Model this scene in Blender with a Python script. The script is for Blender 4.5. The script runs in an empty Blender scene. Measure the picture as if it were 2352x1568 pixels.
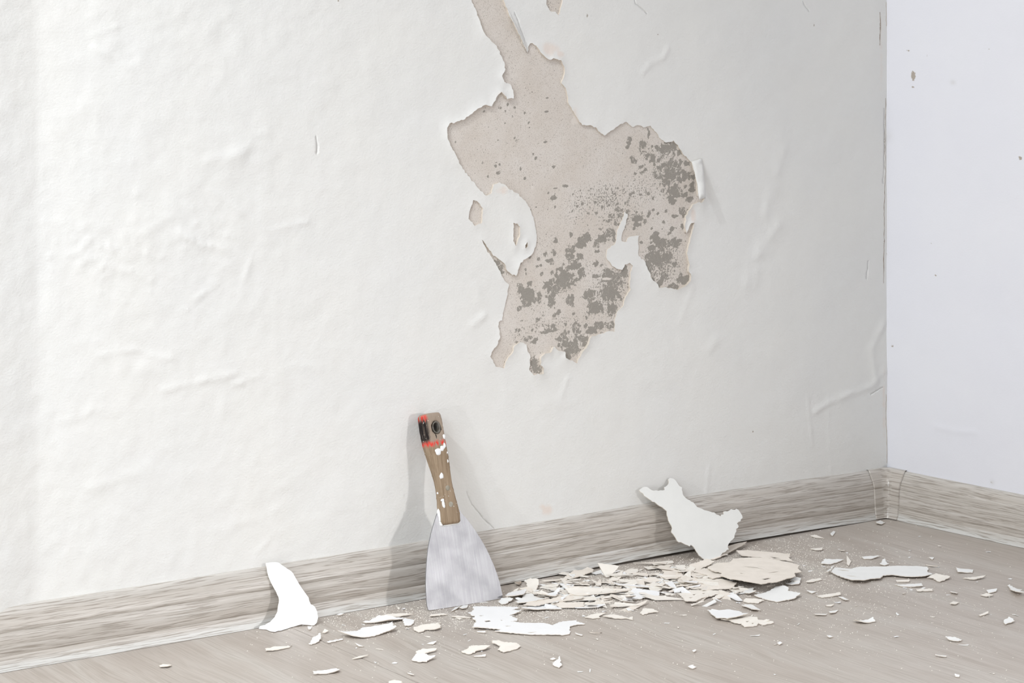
import bpy, bmesh, math, random
import numpy as np
from mathutils import Vector, Matrix
from mathutils.geometry import delaunay_2d_cdt

rng = np.random.default_rng(7)
random.seed(7)
SC = bpy.context.scene
COL = SC.collection

# ------------------------------------------------------------------ camera
# world: back wall is the plane y=0, right wall the plane x=0, floor z=0, metres
FPX = 6324.0
AZ = math.radians(52.1)
FWD = np.array([math.cos(AZ), math.sin(AZ), 0.0])
RGT = np.array([math.sin(AZ), -math.cos(AZ), 0.0])
HOR = -80.0
CAM = np.array([-2.5184, -2.4624, 0.696])
cam_d = bpy.data.cameras.new('camera')
cam_d.sensor_fit = 'HORIZONTAL'
cam_d.sensor_width = 36.0
cam_d.lens = FPX / 2352 * 36.0
cam_d.shift_y = (HOR - 784.0) / 2352.0
cam_d.clip_start = 0.05
cam = bpy.data.objects.new('camera', cam_d)
cam.matrix_world = Matrix(((RGT[0], 0, -FWD[0], CAM[0]),
                           (RGT[1], 0, -FWD[1], CAM[1]),
                           (0, 1, 0, CAM[2]), (0, 0, 0, 1)))
COL.objects.link(cam)
SC.camera = cam

# ------------------------------------------------------------------ light
world = bpy.data.worlds.new('room_light')
SC.world = world
world.use_nodes = True
bg = world.node_tree.nodes['Background']
bg.inputs['Color'].default_value = (1.0, 0.995, 0.985, 1)
bg.inputs['Strength'].default_value = 0.145


def area(name, loc, target, size, power, color=(1, 1, 1), spread=180):
    d = bpy.data.lights.new(name, 'AREA')
    d.energy = power
    d.color = color
    d.shape = 'RECTANGLE'
    d.size = size
    d.size_y = size
    d.spread = math.radians(spread)
    o = bpy.data.objects.new(name, d)
    o.location = loc
    v = Vector(target) - Vector(loc)
    o.rotation_euler = v.to_track_quat('-Z', 'Y').to_euler()
    COL.objects.link(o)
    return o


area('overhead_fill', (-1.7, -0.95, 2.1), (-1.5, -0.75, 0.0), 1.0, 18, (1, 0.99, 0.98))  # unseen overhead fill, added to brighten the floor and its flakes
area('left_softbox', (-2.55, -1.15, 1.05), (-1.15, 0, 0.2), 0.7, 4.9, (0.84, 0.92, 1.0), 95)
area('left_high_lamp', (-2.35, -0.66, 1.85), (-0.6, 0, 0.35), 0.06, 16.0, (0.94, 0.98, 1.0))
area('left_low_lamp', (-2.5, -0.86, 0.17), (-0.6, 0, 0.15), 0.06, 5.0, (0.96, 0.98, 1))
area('right_lamp', (-0.06, -1.65, 0.40), (-0.95, 0, 0.04), 0.10, 0.80, (1, 0.98, 0.97), 58)

SC.view_settings.view_transform = 'Standard'
SC.view_settings.look = 'None'
SC.view_settings.exposure = 0.0
SC.view_settings.gamma = 1.0
SC.view_settings.use_curve_mapping = False


# ------------------------------------------------------------------ projection of measured points onto the room's surfaces
def ray(x, y):
    return FWD + (x - 1176.0) / FPX * RGT - np.array([0, 0, (y - HOR) / FPX])


def on_floor(x, y, z=0.0):
    d = ray(x, y)
    return CAM + (z - CAM[2]) / d[2] * d


def on_wall(x, y, yy=0.0):
    d = ray(x, y)
    return CAM + (yy - CAM[1]) / d[1] * d


def on_right(x, y, xx=0.0):
    d = ray(x, y)
    return CAM + (xx - CAM[0]) / d[0] * d


def on_plane(x, y, p, n):
    d = ray(x, y)
    return CAM + ((p - CAM) @ n) / (d @ n) * d


# ------------------------------------------------------------------ helpers
def hash2(ix, iy, seed):
    h = (ix.astype(np.int64) * 374761393 + iy.astype(np.int64) * 668265263 + seed * 1442695041) & 0xffffffff
    h = ((h ^ (h >> 13)) * 1274126177) & 0xffffffff
    h = h ^ (h >> 16)
    return (h & 0xffff) / 65535.0


def vnoise(x, y, seed=0):
    ix = np.floor(x); iy = np.floor(y)
    fx = x - ix; fy = y - iy
    fx = fx * fx * fx * (fx * (fx * 6 - 15) + 10); fy = fy * fy * fy * (fy * (fy * 6 - 15) + 10)
    a = hash2(ix, iy, seed); b = hash2(ix + 1, iy, seed)
    c = hash2(ix, iy + 1, seed); d = hash2(ix + 1, iy + 1, seed)
    return (a * (1 - fx) + b * fx) * (1 - fy) + (c * (1 - fx) + d * fx) * fy - 0.5


def fbm(x, y, seed=0, octs=4):
    s = 0; a = 1.0
    for i in range(octs):
        s = s + a * vnoise(x, y, seed + i * 17)
        x = x * 2.03 + 5.1; y = y * 2.03 + 3.7; a *= 0.5
    return s


def mesh_obj(name, verts, faces, mats, parent=None, smooth=True, mat_idx=None):
    me = bpy.data.meshes.new(name)
    me.from_pydata([tuple(v) for v in verts], [], [tuple(f) for f in faces])
    me.update()
    for m in (mats if isinstance(mats, (list, tuple)) else [mats]):
        me.materials.append(m)
    if smooth:
        me.polygons.foreach_set('use_smooth', np.ones(len(me.polygons), dtype=bool))
    if mat_idx is not None:
        me.polygons.foreach_set('material_index', np.asarray(mat_idx, dtype=np.int32))
    o = bpy.data.objects.new(name, me)
    COL.objects.link(o)
    if parent:
        o.parent = parent
    return o


def tag(o, label, cat, group=None):
    o['label'] = label
    o['category'] = cat
    if group:
        o['group'] = group
    return o


def struct(o, label=None, cat=None):
    o['kind'] = 'structure'
    if label:
        o['label'] = label
    if cat:
        o['category'] = cat
    return o


def attr(o, name, vals):
    a = o.data.attributes.new(name, 'FLOAT', 'POINT')
    a.data.foreach_set('value', np.asarray(vals, dtype=np.float32))


def resample(poly, step, jit=0.0, closed=True):
    """subdivide a 2d polyline to the given step, roughening it by jit"""
    poly = np.asarray(poly, float)
    out = []
    n = len(poly)
    for i in range(n if closed else n - 1):
        a = poly[i]; b = poly[(i + 1) % n]
        L = np.linalg.norm(b - a)
        k = max(1, int(round(L / step)))
        nrm = np.array([-(b - a)[1], (b - a)[0]]) / (L + 1e-12)
        for j in range(k):
            p = a + (b - a) * j / k
            if jit:
                w = rng.normal() * jit * (1.0 if j else 0.35)
                w = max(-2 * jit, min(2 * jit, w))
                p = p + nrm * w
            out.append(p)
    if not closed:
        out.append(poly[-1])
    return np.array(out)


def spline(poly, step):
    poly = np.asarray(poly, float)
    n = len(poly); out = []
    for i in range(n):
        p0, p1, p2, p3 = poly[i - 1], poly[i], poly[(i + 1) % n], poly[(i + 2) % n]
        k = max(1, int(round(np.linalg.norm(p2 - p1) / step)))
        for j in range(k):
            t = j / k
            out.append(.5 * (2 * p1 + (p2 - p0) * t + (2 * p0 - 5 * p1 + 4 * p2 - p3) * t * t + (3 * p1 - p0 - 3 * p2 + p3) * t ** 3))
    return np.array(out)


def inside(poly, px, py):
    poly = np.asarray(poly)
    x0 = poly[:, 0]; y0 = poly[:, 1]
    x1 = np.roll(x0, -1); y1 = np.roll(y0, -1)
    res = np.zeros(px.shape, bool)
    for a, b, c, d in zip(x0, y0, x1, y1):
        if b == d:
            continue
        m = ((b > py) != (d > py))
        t = (c - a) * (py - b) / (d - b) + a
        res ^= m & (px < t)
    return res


def seg_dist(px, py, poly, closed=True):
    poly = np.asarray(poly)
    best = np.full(px.shape, 1e9)
    n = len(poly)
    for i in range(n if closed else n - 1):
        a = poly[i]; b = poly[(i + 1) % n]
        d = b - a
        L2 = d @ d + 1e-15
        t = np.clip(((px - a[0]) * d[0] + (py - a[1]) * d[1]) / L2, 0, 1)
        best = np.minimum(best, (px - a[0] - t * d[0]) ** 2 + (py - a[1] - t * d[1]) ** 2)
    return np.sqrt(best)


def cdt(points, edges):
    r = delaunay_2d_cdt([Vector((float(p[0]), float(p[1]))) for p in points],
                        [(int(a), int(b)) for a, b in edges], [], 0, 1e-7)
    vs = np.array([(v.x, v.y) for v in r[0]])
    fs = np.array([tuple(f) for f in r[2] if len(f) == 3], dtype=np.int64)
    return vs, fs


def flat_mesh(poly, step, holes=()):
    """triangulate polygon with interior points; returns verts, tris, and rim edges (ordered a->b)"""
    loops = [np.asarray(poly)] + [np.asarray(h) for h in holes]
    pts = []; edges = []
    for lp in loops:
        s = len(pts)
        pts += list(lp)
        edges += [(s + i, s + (i + 1) % len(lp)) for i in range(len(lp))]
    mn = loops[0].min(0); mx = loops[0].max(0)
    if step:
        gx, gy = np.meshgrid(np.arange(mn[0] + step * .5, mx[0], step), np.arange(mn[1] + step * .5, mx[1], step))
        gx = gx + rng.uniform(-.2, .2, gx.shape) * step; gy = gy + rng.uniform(-.2, .2, gy.shape) * step
        gx = gx.ravel(); gy = gy.ravel()
        ok = inside(loops[0], gx, gy)
        for h in loops[1:]:
            ok &= ~inside(h, gx, gy)
        for lp in loops:
            ok &= seg_dist(gx, gy, lp) > step * .35
        pts += list(np.stack([gx[ok], gy[ok]], 1))
    v, f = cdt(pts, edges)
    c = v[f].mean(1)
    ok = inside(loops[0], c[:, 0], c[:, 1])
    for h in loops[1:]:
        ok &= ~inside(h, c[:, 0], c[:, 1])
    f = f[ok]
    # orientation ccw
    a = v[f[:, 1]] - v[f[:, 0]]; b = v[f[:, 2]] - v[f[:, 0]]
    neg = (a[:, 0] * b[:, 1] - a[:, 1] * b[:, 0]) < 0
    f[neg] = f[neg][:, ::-1]
    used = np.unique(f)
    remap = -np.ones(len(v), int); remap[used] = np.arange(len(used))
    v = v[used]; f = remap[f]
    cnt = {}
    for t in f:
        for i in range(3):
            e = (int(t[i]), int(t[(i + 1) % 3]))
            cnt[e] = 1
    rim = [e for e in cnt if (e[1], e[0]) not in cnt]
    return v, f, rim


# ------------------------------------------------------------------ materials
class NT:
    def __init__(self, name):
        self.m = bpy.data.materials.new(name)
        self.m.use_nodes = True
        self.t = self.m.node_tree
        self.b = self.t.nodes['Principled BSDF']
        self.L = self.t.links.new

    def n(self, kind, **kw):
        nd = self.t.nodes.new(kind)
        for k, v in kw.items():
            if k.startswith('i_'):
                nd.inputs[k[2:].replace('_', ' ')].default_value = v
            else:
                setattr(nd, k, v)
        return nd

    def coord(self, scale=(1, 1, 1), rot=(0, 0, 0), which='Object'):
        tc = self.n('ShaderNodeTexCoord')
        mp = self.n('ShaderNodeMapping')
        mp.inputs['Scale'].default_value = scale
        mp.inputs['Rotation'].default_value = rot
        self.L(tc.outputs[which], mp.inputs['Vector'])
        return mp.outputs['Vector']

    def noise(self, vec, scale, detail=3, rough=0.5, dist=0.0):
        nd = self.n('ShaderNodeTexNoise')
        nd.inputs['Scale'].default_value = scale
        nd.inputs['Detail'].default_value = detail
        nd.inputs['Roughness'].default_value = rough
        nd.inputs['Distortion'].default_value = dist
        if vec is not None:
            self.L(vec, nd.inputs['Vector'])
        return nd.outputs['Fac']

    def ramp(self, fac, stops):
        nd = self.n('ShaderNodeValToRGB')
        e = nd.color_ramp.elements
        while len(e) < len(stops):
            e.new(0.5)
        for el, (p, c) in zip(e, stops):
            el.position = p
            el.color = (c, c, c, 1) if isinstance(c, (int, float)) else (*c, 1)
        self.L(fac, nd.inputs['Fac'])
        return nd.outputs['Color']

    def mix(self, fac, a, b):
        nd = self.n('ShaderNodeMix', data_type='RGBA')
        for s, v in ((nd.inputs[0], fac), (nd.inputs[6], a), (nd.inputs[7], b)):
            if hasattr(v, 'is_linked') or hasattr(v, 'node'):
                self.L(v, s)
            elif isinstance(v, (int, float)):
                s.default_value = v
            else:
                s.default_value = (*v, 1)
        return nd.outputs[2]

    def math(self, op, a, b=None, clamp=False):
        nd = self.n('ShaderNodeMath', operation=op)
        nd.use_clamp = clamp
        for i, v in enumerate((a, b)):
            if v is None:
                continue
            if isinstance(v, (int, float)):
                nd.inputs[i].default_value = v
            else:
                self.L(v, nd.inputs[i])
        return nd.outputs[0]

    def attr(self, name):
        nd = self.n('ShaderNodeAttribute')
        nd.attribute_name = name
        return nd.outputs['Fac']

    def bump(self, h, strength, dist=0.001, normal=None):
        nd = self.n('ShaderNodeBump')
        nd.inputs['Strength'].default_value = strength
        nd.inputs['Distance'].default_value = dist
        self.L(h, nd.inputs['Height'])
        if normal is not None:
            self.L(normal, nd.inputs['Normal'])
        return nd.outputs['Normal']

    def fin(self, col=None, rough=0.6, normal=None, metal=0.0, spec=0.5):
        if col is not None:
            if isinstance(col, tuple):
                self.b.inputs['Base Color'].default_value = (*col, 1)
            else:
                self.L(col, self.b.inputs['Base Color'])
        if isinstance(rough, (int, float)):
            self.b.inputs['Roughness'].default_value = rough
        else:
            self.L(rough, self.b.inputs['Roughness'])
        self.b.inputs['Metallic'].default_value = metal
        self.b.inputs['Specular IOR Level'].default_value = spec
        if normal is not None:
            self.L(normal, self.b.inputs['Normal'])
        return self.m


def mat_wall(name, base, tint, stain, bmp=0.45):
    t = NT(name)
    v = t.coord()
    big = t.ramp(t.noise(v, 7, 4, .55), [(0.35, 0.0), (0.68, 1.0)])
    col = t.mix(big, base, tint)
    st = t.attr('stain')
    col = t.mix(st, col, stain)
    dk = t.attr('dirt')
    nz = t.noise(v, 420, 3, .6)
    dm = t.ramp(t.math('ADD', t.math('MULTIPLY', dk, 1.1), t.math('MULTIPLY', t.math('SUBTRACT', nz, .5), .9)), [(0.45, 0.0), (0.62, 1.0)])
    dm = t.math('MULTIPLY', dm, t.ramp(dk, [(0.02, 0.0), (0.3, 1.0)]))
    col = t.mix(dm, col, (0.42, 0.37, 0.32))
    vh = t.coord((1, 1, 1.35))
    fine = t.noise(vh, 330, 3, .55)
    med = t.noise(vh, 70, 4, .6)
    h = t.math('ADD', t.math('MULTIPLY', fine, .6), t.math('MULTIPLY', med, .6))
    return t.fin(col, 0.62, t.bump(h, bmp, 0.0011), spec=0.28)


M_WALL = mat_wall('wall_paint_cream', (0.815, 0.805, 0.775), (0.80, 0.795, 0.775), (0.80, 0.72, 0.66))
M_RWALL = mat_wall('wall_paint_white', (0.79, 0.79, 0.83), (0.77, 0.77, 0.82), (0.66, 0.655, 0.66), 0.16)


def mat_plaster():
    t = NT('bare_plaster')
    v = t.coord()
    n1 = t.ramp(t.noise(v, 22, 5, .6), [(0.34, 0.0), (0.66, 1.0)])
    col = t.mix(n1, (0.672, 0.61, 0.55), (0.73, 0.68, 0.632))
    gr = t.noise(v, 900, 2, .6)
    col = t.mix(t.ramp(gr, [(0.53, 0.0), (0.68, .8)]), col, (0.48, 0.42, 0.37))
    # fine grey pitting
    sp = t.attr('speck')
    n2 = t.noise(v, 470, 3, .6)
    thr = t.math('SUBTRACT', 0.715, t.math('MULTIPLY', sp, 0.235))
    m2 = t.ramp(t.math('ADD', t.math('MULTIPLY', t.math('SUBTRACT', n2, thr), 9.0), .5), [(0.3, 0.0), (0.75, 1.0)])
    # broad grey spots where the finish coat has gone
    bl = t.attr('blob')
    n3 = t.noise(v, 200, 3, .55)
    m3 = t.ramp(t.math('ADD', bl, t.math('MULTIPLY', t.math('SUBTRACT', n3, .5), 2.0)), [(0.42, 0.0), (0.48, 1.0)])
    vo = t.n('ShaderNodeTexVoronoi', feature='DISTANCE_TO_EDGE')
    vo.inputs['Scale'].default_value = 150
    wv = t.n('ShaderNodeVectorMath', operation='ADD')
    wn = t.n('ShaderNodeTexNoise'); wn.inputs['Scale'].default_value = 260
    ws = t.n('ShaderNodeVectorMath', operation='SCALE'); ws.inputs['Scale'].default_value = .006
    t.L(v, wn.inputs['Vector']); t.L(wn.outputs['Color'], ws.inputs[0])
    t.L(v, wv.inputs[0]); t.L(ws.outputs[0], wv.inputs[1]); t.L(wv.outputs[0], vo.inputs['Vector'])
    brk = t.ramp(t.math('ADD', vo.outputs['Distance'], t.math('MULTIPLY', t.math('SUBTRACT', t.noise(v, 60, 2, .5), .5), .35)), [(-0.075, 0.0), (-0.045, 1.0)])
    m3 = t.math('MULTIPLY', m3, brk)
    m = t.math('MAXIMUM', m2, m3)
    g = t.mix(t.noise(v, 1100, 2, .6), (0.20, 0.185, 0.16), (0.42, 0.39, 0.35))
    col = t.mix(t.math('MULTIPLY', m, 0.92), col, g)
    w = t.attr('film')
    n4 = t.noise(v, 180, 3, .6)
    mf = t.ramp(t.math('ADD', w, t.math('MULTIPLY', t.math('SUBTRACT', n4, .5), .8)), [(0.47, 0.0), (0.54, 1.0)])
    col = t.mix(mf, col, (0.74, 0.68, 0.625))
    h = t.math('ADD', t.math('MULTIPLY', t.noise(v, 600, 3, .6), .5), t.math('MULTIPLY', m, -0.7))
    return t.fin(col, 0.9, t.bump(h, 0.5, 0.0006), spec=0.15)


M_PLASTER = mat_plaster()


def mat_skirting(name, rough, spec):
    t = NT(name)
    tc = t.n('ShaderNodeTexCoord')
    s = t.attr('across')
    l = t.attr('along')
    wob = t.noise(None, 1, 0)
    cb = t.n('ShaderNodeCombineXYZ')
    t.L(t.math('MULTIPLY', l, 5.0), cb.inputs[0]); t.L(t.math('MULTIPLY', s, 60.0), cb.inputs[1])
    warp = t.noise(cb.outputs[0], 1.0, 3, .5)
    s2 = t.math('ADD', s, t.math('MULTIPLY', warp, 0.010))

    def band(fl, fs, det, seed):
        c = t.n('ShaderNodeCombineXYZ')
        t.L(t.math('MULTIPLY', l, fl), c.inputs[0]); t.L(t.math('MULTIPLY', s2, fs), c.inputs[1]); c.inputs[2].default_value = seed
        return t.noise(c.outputs[0], 1.0, det, .6)
    b1 = band(5.0, 230.0, 4, 1.0)
    b2 = band(20.0, 700.0, 3, 4.0)
    b3 = band(2.0, 60.0, 2, 9.0)
    col = t.ramp(b1, [(0.30, (0.42, 0.38, 0.335)), (0.45, (0.50, 0.46, 0.415)), (0.58, (0.565, 0.525, 0.48)), (0.72, (0.65, 0.625, 0.59))])
    col = t.mix(t.ramp(b3, [(0.45, 0.0), (0.66, 0.45)]), col, (0.56, 0.505, 0.45))
    edge = t.ramp(t.math('ADD', s, t.math('MULTIPLY', b1, .012)), [(0.0680, 0.0), (0.0720, 0.7)])
    col = t.mix(edge, col, (0.68, 0.685, 0.665))
    top = t.ramp(t.math('ADD', s, t.math('MULTIPLY', b1, .010)), [(0.0135, 0.4), (0.0235, 0.0)])
    col = t.mix(top, col, (0.66, 0.645, 0.615))
    col = t.mix(t.ramp(b2, [(0.40, 0.75), (0.49, 0.0)]), col, (0.29, 0.25, 0.21))
    return t.fin(col, rough, t.bump(b2, 0.18, 0.0004), spec=spec)


M_SKIRT = mat_skirting('grey_oak_skirting', 0.36, 0.5)
M_CAP = mat_skirting('grey_oak_cap_gloss', 0.22, 0.45)

PLANK_ANG = math.atan2(0.0187, 0.1916)   # planks run out from the back wall, turned a few degrees


def mat_floor():
    t = NT('grey_oak_laminate')
    base = t.coord((1, 1, 1), (0, 0, PLANK_ANG))
    sep = t.n('ShaderNodeSeparateXYZ'); t.L(base, sep.inputs[0])
    x, y = sep.outputs[0], sep.outputs[1]

    def nz(fx, fy, det, seed, off=None):
        c = t.n('ShaderNodeCombineXYZ')
        xx = x if off is None else t.math('ADD', x, off)
        t.L(t.math('MULTIPLY', xx, fx), c.inputs[0]); t.L(t.math('MULTIPLY', y, fy), c.inputs[1]); c.inputs[2].default_value = seed
        return t.noise(c.outputs[0], 1.0, det, .55)
    w = nz(9.0, 3.0, 2, 2.0)
    off = t.math('MULTIPLY', w, 0.16)
    ring = nz(34, 2.2, 3, 5.0, off)
    fine = nz(380, 9.0, 3, 7.0, t.math('MULTIPLY', w, 0.05))
    fine2 = nz(900, 22.0, 2, 11.0, t.math('MULTIPLY', w, 0.05))
    blot = nz(7, 4, 3, 13.0)
    col = t.ramp(ring, [(0.28, (0.44, 0.385, 0.34)), (0.5, (0.51, 0.457, 0.41)), (0.72, (0.555, 0.514, 0.468))])
    col = t.mix(t.ramp(fine, [(0.34, 0.55), (0.54, 0.0)]), col, (0.365, 0.315, 0.27))
    col = t.mix(t.ramp(fine2, [(0.36, 0.35), (0.5, 0.0)]), col, (0.34, 0.295, 0.25))
    col = t.mix(t.ramp(blot, [(0.5, 0.0), (0.75, 0.4)]), col, (0.565, 0.53, 0.49))
    return t.fin(col, 0.42, t.bump(fine, 0.10, 0.0003), spec=0.4)


M_FLOOR = mat_floor()


def mat_simple(name, col, rough=.7, spec=.3, var=0.06, bump=.25, scale=160):
    t = NT(name)
    v = t.coord()
    nn = t.noise(v, scale * .35, 4, .6)
    c2 = tuple(max(0, c - var) for c in col)
    c = t.mix(t.ramp(nn, [(0.4, 0.0), (0.68, 1.0)]), col, c2)
    return t.fin(c, rough, t.bump(t.noise(v, scale * 4, 3, .6), bump, 0.0004), spec=spec)


M_WHITE = mat_simple('white_paint_film', (0.90, 0.90, 0.905), .55, .35, .015, .15)
M_OLD = mat_simple('old_cream_paint_film', (0.80, 0.795, 0.765), .55, .35, .02, .15)
M_PALE = mat_simple('pale_paint_film', (0.895, 0.895, 0.88), .55, .35, .02, .15)
M_CREAM = mat_simple('cream_paint_back', (0.865, 0.80, 0.725), .85, .15, .06, .4)
M_CREAML = mat_simple('light_cream_paint_back', (0.885, 0.84, 0.775), .85, .15, .05, .4)
M_EDGE = mat_simple('broken_paint_edge', (0.72, 0.655, 0.575), .9, .1, .06, .3)
M_BROWN = mat_simple('brown_chip', (0.50, 0.42, 0.35), .8, .2, .06, .3)


def mat_blade():
    t = NT('brushed_steel')
    v = t.coord((900, 22, 900))
    st = t.noise(v, 1, 4, .65)
    bl = t.noise(t.coord((1, 1, 1)), 38, 4, .6)
    col = t.ramp(st, [(0.25, (0.33, 0.33, 0.345)), (0.75, (0.43, 0.43, 0.445))])
    col = t.mix(t.ramp(bl, [(0.44, 0.0), (0.68, 0.6)]), col, (0.31, 0.31, 0.33))
    rg = t.math('ADD', t.math('MULTIPLY', bl, .25), .33)
    m = t.fin(col, rg, t.bump(st, 0.16, 0.0003), metal=0.88)
    return m


def mat_handle():
    t = NT('worn_wood_handle')
    vec = t.coord((1, 1, 1))
    sep = t.n('ShaderNodeSeparateXYZ'); t.L(vec, sep.inputs[0])
    u, vv, w = sep.outputs
    gs = t.coord((420, 14, 420))
    g = t.noise(gs, 1, 4, .6)
    col = t.ramp(g, [(0.3, (0.235, 0.165, 0.105)), (0.55, (0.33, 0.245, 0.165)), (0.75, (0.405, 0.31, 0.22))])
    # bare greyed end wood, with worn dip paint: red line, black above it on one side
    dgs = t.coord((700, 60, 700))
    rag = t.noise(dgs, 1, 3, .6)
    vj = t.math('ADD', vv, t.math('MULTIPLY', t.math('SUBTRACT', rag, .5), .012))
    top = t.ramp(t.math('MULTIPLY', vj, 1.0), [(0.1732, 0.0), (0.1739, 1.0)])
    col = t.mix(t.math('MULTIPLY', top, .75), col, (0.36, 0.29, 0.235))
    red = t.math('MULTIPLY', top, t.ramp(vj, [(0.1785, 1.0), (0.1792, 0.0)]))
    wear = t.noise(t.coord((250, 45, 250)), 1, 3, .6)
    worn = t.ramp(wear, [(0.40, 0.0), (0.48, 1.0)])
    side = t.ramp(t.math('ADD', t.math('ADD', u, .5), t.math('MULTIPLY', t.math('SUBTRACT', rag, .5), .006)), [(0.4795, 1.0), (0.4805, 0.0)])
    side2 = t.ramp(t.math('ADD', u, .5), [(0.4795, 1.0), (0.4800, 0.0)])       # the narrow side
    black = t.math('MULTIPLY', t.math('MULTIPLY', t.ramp(vj, [(0.1765, 0.0), (0.179, 1.0)]), t.ramp(vj, [(0.2020, 1.0), (0.2035, 0.0)])),
                   t.math('MAXIMUM', side, t.ramp(wear, [(0.58, 0.0), (0.63, 0.8)])))
    rtop = t.math('MULTIPLY', side2, t.math('MULTIPLY', t.ramp(vj, [(0.2010, 0.0), (0.2025, 1.0)]), worn))
    col = t.mix(t.math('MULTIPLY', t.math('MAXIMUM', t.math('MULTIPLY', red, t.math('MAXIMUM', side, t.math('MULTIPLY', worn, .92))), rtop), 1.15, True), col, (0.74, 0.035, 0.022))
    col = t.mix(t.math('MULTIPLY', black, 1.3, True), col, (0.012, 0.008, 0.008))
    flk = t.ramp(t.noise(t.coord((1, 1, 1)), 420, 2, .5), [(0.71, 0.0), (0.76, 1.0)])
    col = t.mix(flk, col, (0.78, 0.76, 0.72))
    return t.fin(col, 0.6, t.bump(g, 0.2, 0.0004), spec=0.2)


M_BLADE = mat_blade()
M_HANDLE = mat_handle()
M_RIVET = mat_simple('dull_rivet', (0.40, 0.37, 0.31), .55, .5, .14, .5, 400)
M_DARKMETAL = mat_simple('dark_hole_liner', (0.20, 0.185, 0.165), .4, .5, .12, .4, 400)
M_BLOB = mat_simple('white_paint_drip', (0.86, 0.86, 0.86), .45, .4, .02, .1)

# ------------------------------------------------------------------ back wall: paint skin with the peeled hole
PATCH = [(1104, -96), (1086, -84), (1078, -58), (1083, -30), (1082, 0), (1093, 29), (1101, 54), (1109, 77), (1123.5, 94), (1136, 105), (1147, 128), (1154, 143), (1157, 159), (1149, 174), (1154, 188),
         (1168, 193), (1174.5, 207), (1175, 226), (1160, 227), (1147, 210), (1138, 220), (1125, 244), (1109, 241), (1093, 249), (1076, 263), (1060, 276),
         (1029, 283), (1023, 293), (1023, 314), (1033, 338), (1047, 363.5), (1061, 387), (1079, 410), (1095, 430), (1114, 449), (1127, 443), (1131.5, 424),
         (1143, 418), (1157, 424), (1168, 435), (1184, 443), (1200, 458), (1214.5, 476.5), (1224, 499), (1229, 524), (1232, 540), (1229, 566), (1218, 585),
         (1198.6, 596), (1190.6, 607), (1186, 620), (1182.6, 634), (1170, 628), (1159, 617), (1155.5, 604), (1143, 594.5), (1130, 586.5), (1119, 569),
         (1104.5, 550), (1115, 573), (1130, 594.5), (1141, 613.6), (1150.7, 633), (1168, 653.5), (1163.5, 680.6), (1157, 709), (1152, 735), (1144, 739.6),
         (1143, 754), (1146, 773), (1139.6, 792), (1127, 808), (1123.6, 818), (1131.6, 832), (1141, 843), (1157, 846), (1160, 830.5), (1176, 808),
         (1179.4, 794), (1192, 784), (1206.5, 790.6), (1208, 802), (1215, 814.5), (1214, 849.6), (1224, 861), (1245, 857.6), (1245, 846), (1238, 837),
         (1240, 819), (1249.6, 811), (1262, 808), (1270, 795), (1280, 805), (1294, 806.6), (1296, 821), (1307, 827), (1323, 833.7), (1327.7, 821),
         (1339, 802), (1348.4, 789), (1356, 771.5), (1374, 766.7), (1402.7, 760), (1410.6, 762), (1410.6, 738), (1418.6, 712.5), (1429.8, 703),
         (1434.5, 680.6), (1444, 668), (1445.7, 629.6), (1453, 610.5), (1445.7, 604), (1434.5, 607), (1426.6, 620), (1415, 617), (1404, 610.5),
         (1391.5, 591), (1393, 574), (1412, 559.4), (1415, 550), (1417, 527.5), (1428, 505), (1434, 485), (1441, 492), (1437, 515), (1427, 540),
         (1426.6, 553), (1437.7, 554.7), (1444, 543.5), (1466.4, 540), (1465, 559.4), (1466.4, 588), (1479, 597.7), (1488.8, 623), (1492, 636),
         (1508, 652), (1511, 660), (1538, 660.5), (1554, 665), (1570, 657), (1582.7, 644.5), (1584, 633), (1578, 622), (1579.5, 603), (1574.7, 581),
         (1578, 566), (1589, 523), (1592, 510.6), (1584, 512), (1573, 536), (1571, 515), (1573, 494.7), (1579.5, 482), (1592, 467.6), (1611, 464),
         (1616, 453), (1600, 450), (1600, 421), (1595.4, 399), (1587.4, 373.5), (1570, 357.6), (1557, 338.4), (1546, 322.5), (1528.5, 327), (1519, 321),
         (1506, 303), (1493.4, 289), (1476, 292), (1463, 287), (1453.5, 292), (1436, 279.4), (1420, 287), (1404, 298.6), (1385, 311), (1375.4, 302),
         (1366, 292), (1353, 287.4), (1334, 287.4), (1326, 274.6), (1315, 255.5), (1305, 239.6), (1299, 207), (1287.7, 191), (1295.7, 169), (1294, 153),
         (1284.5, 137), (1272, 134.6), (1257, 137), (1241.5, 124), (1229, 105), (1216, 99), (1211, 108), (1210, 121), (1200, 102), (1186, 70),
         (1171, 41.5), (1162, 19), (1155, 2.5), (1146, -25), (1150, -52), (1136, -78), (1122, -101)]
ISLES = [[(1085, 459), (1096.5, 464), (1107.7, 480), (1104.5, 511.6), (1088.6, 518.6), (1074, 502), (1076, 486)],
         [(1176, 511.6), (1185, 513), (1192, 519.6), (1192, 540), (1181, 564), (1176, 553)],
         [(1208, 554.7), (1210, 566), (1204, 570.6), (1203, 562.6)],
         [(1262, -44), (1271, -60), (1284, -52), (1292, -30), (1290, 5), (1286, 19), (1281, 35), (1275, 27), (1262, 25.5), (1252.6, 9.6)],
         [(2094, 0)] * 0]
ISLES = [i for i in ISLES if i]


def wall2(poly):
    return np.array([on_wall(x, y)[[0, 2]] for x, y in poly])


holes = [resample(wall2(PATCH), 0.0028, 0.00055)] + [resample(wall2(p), 0.0022, 0.0004) for p in ISLES]

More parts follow.
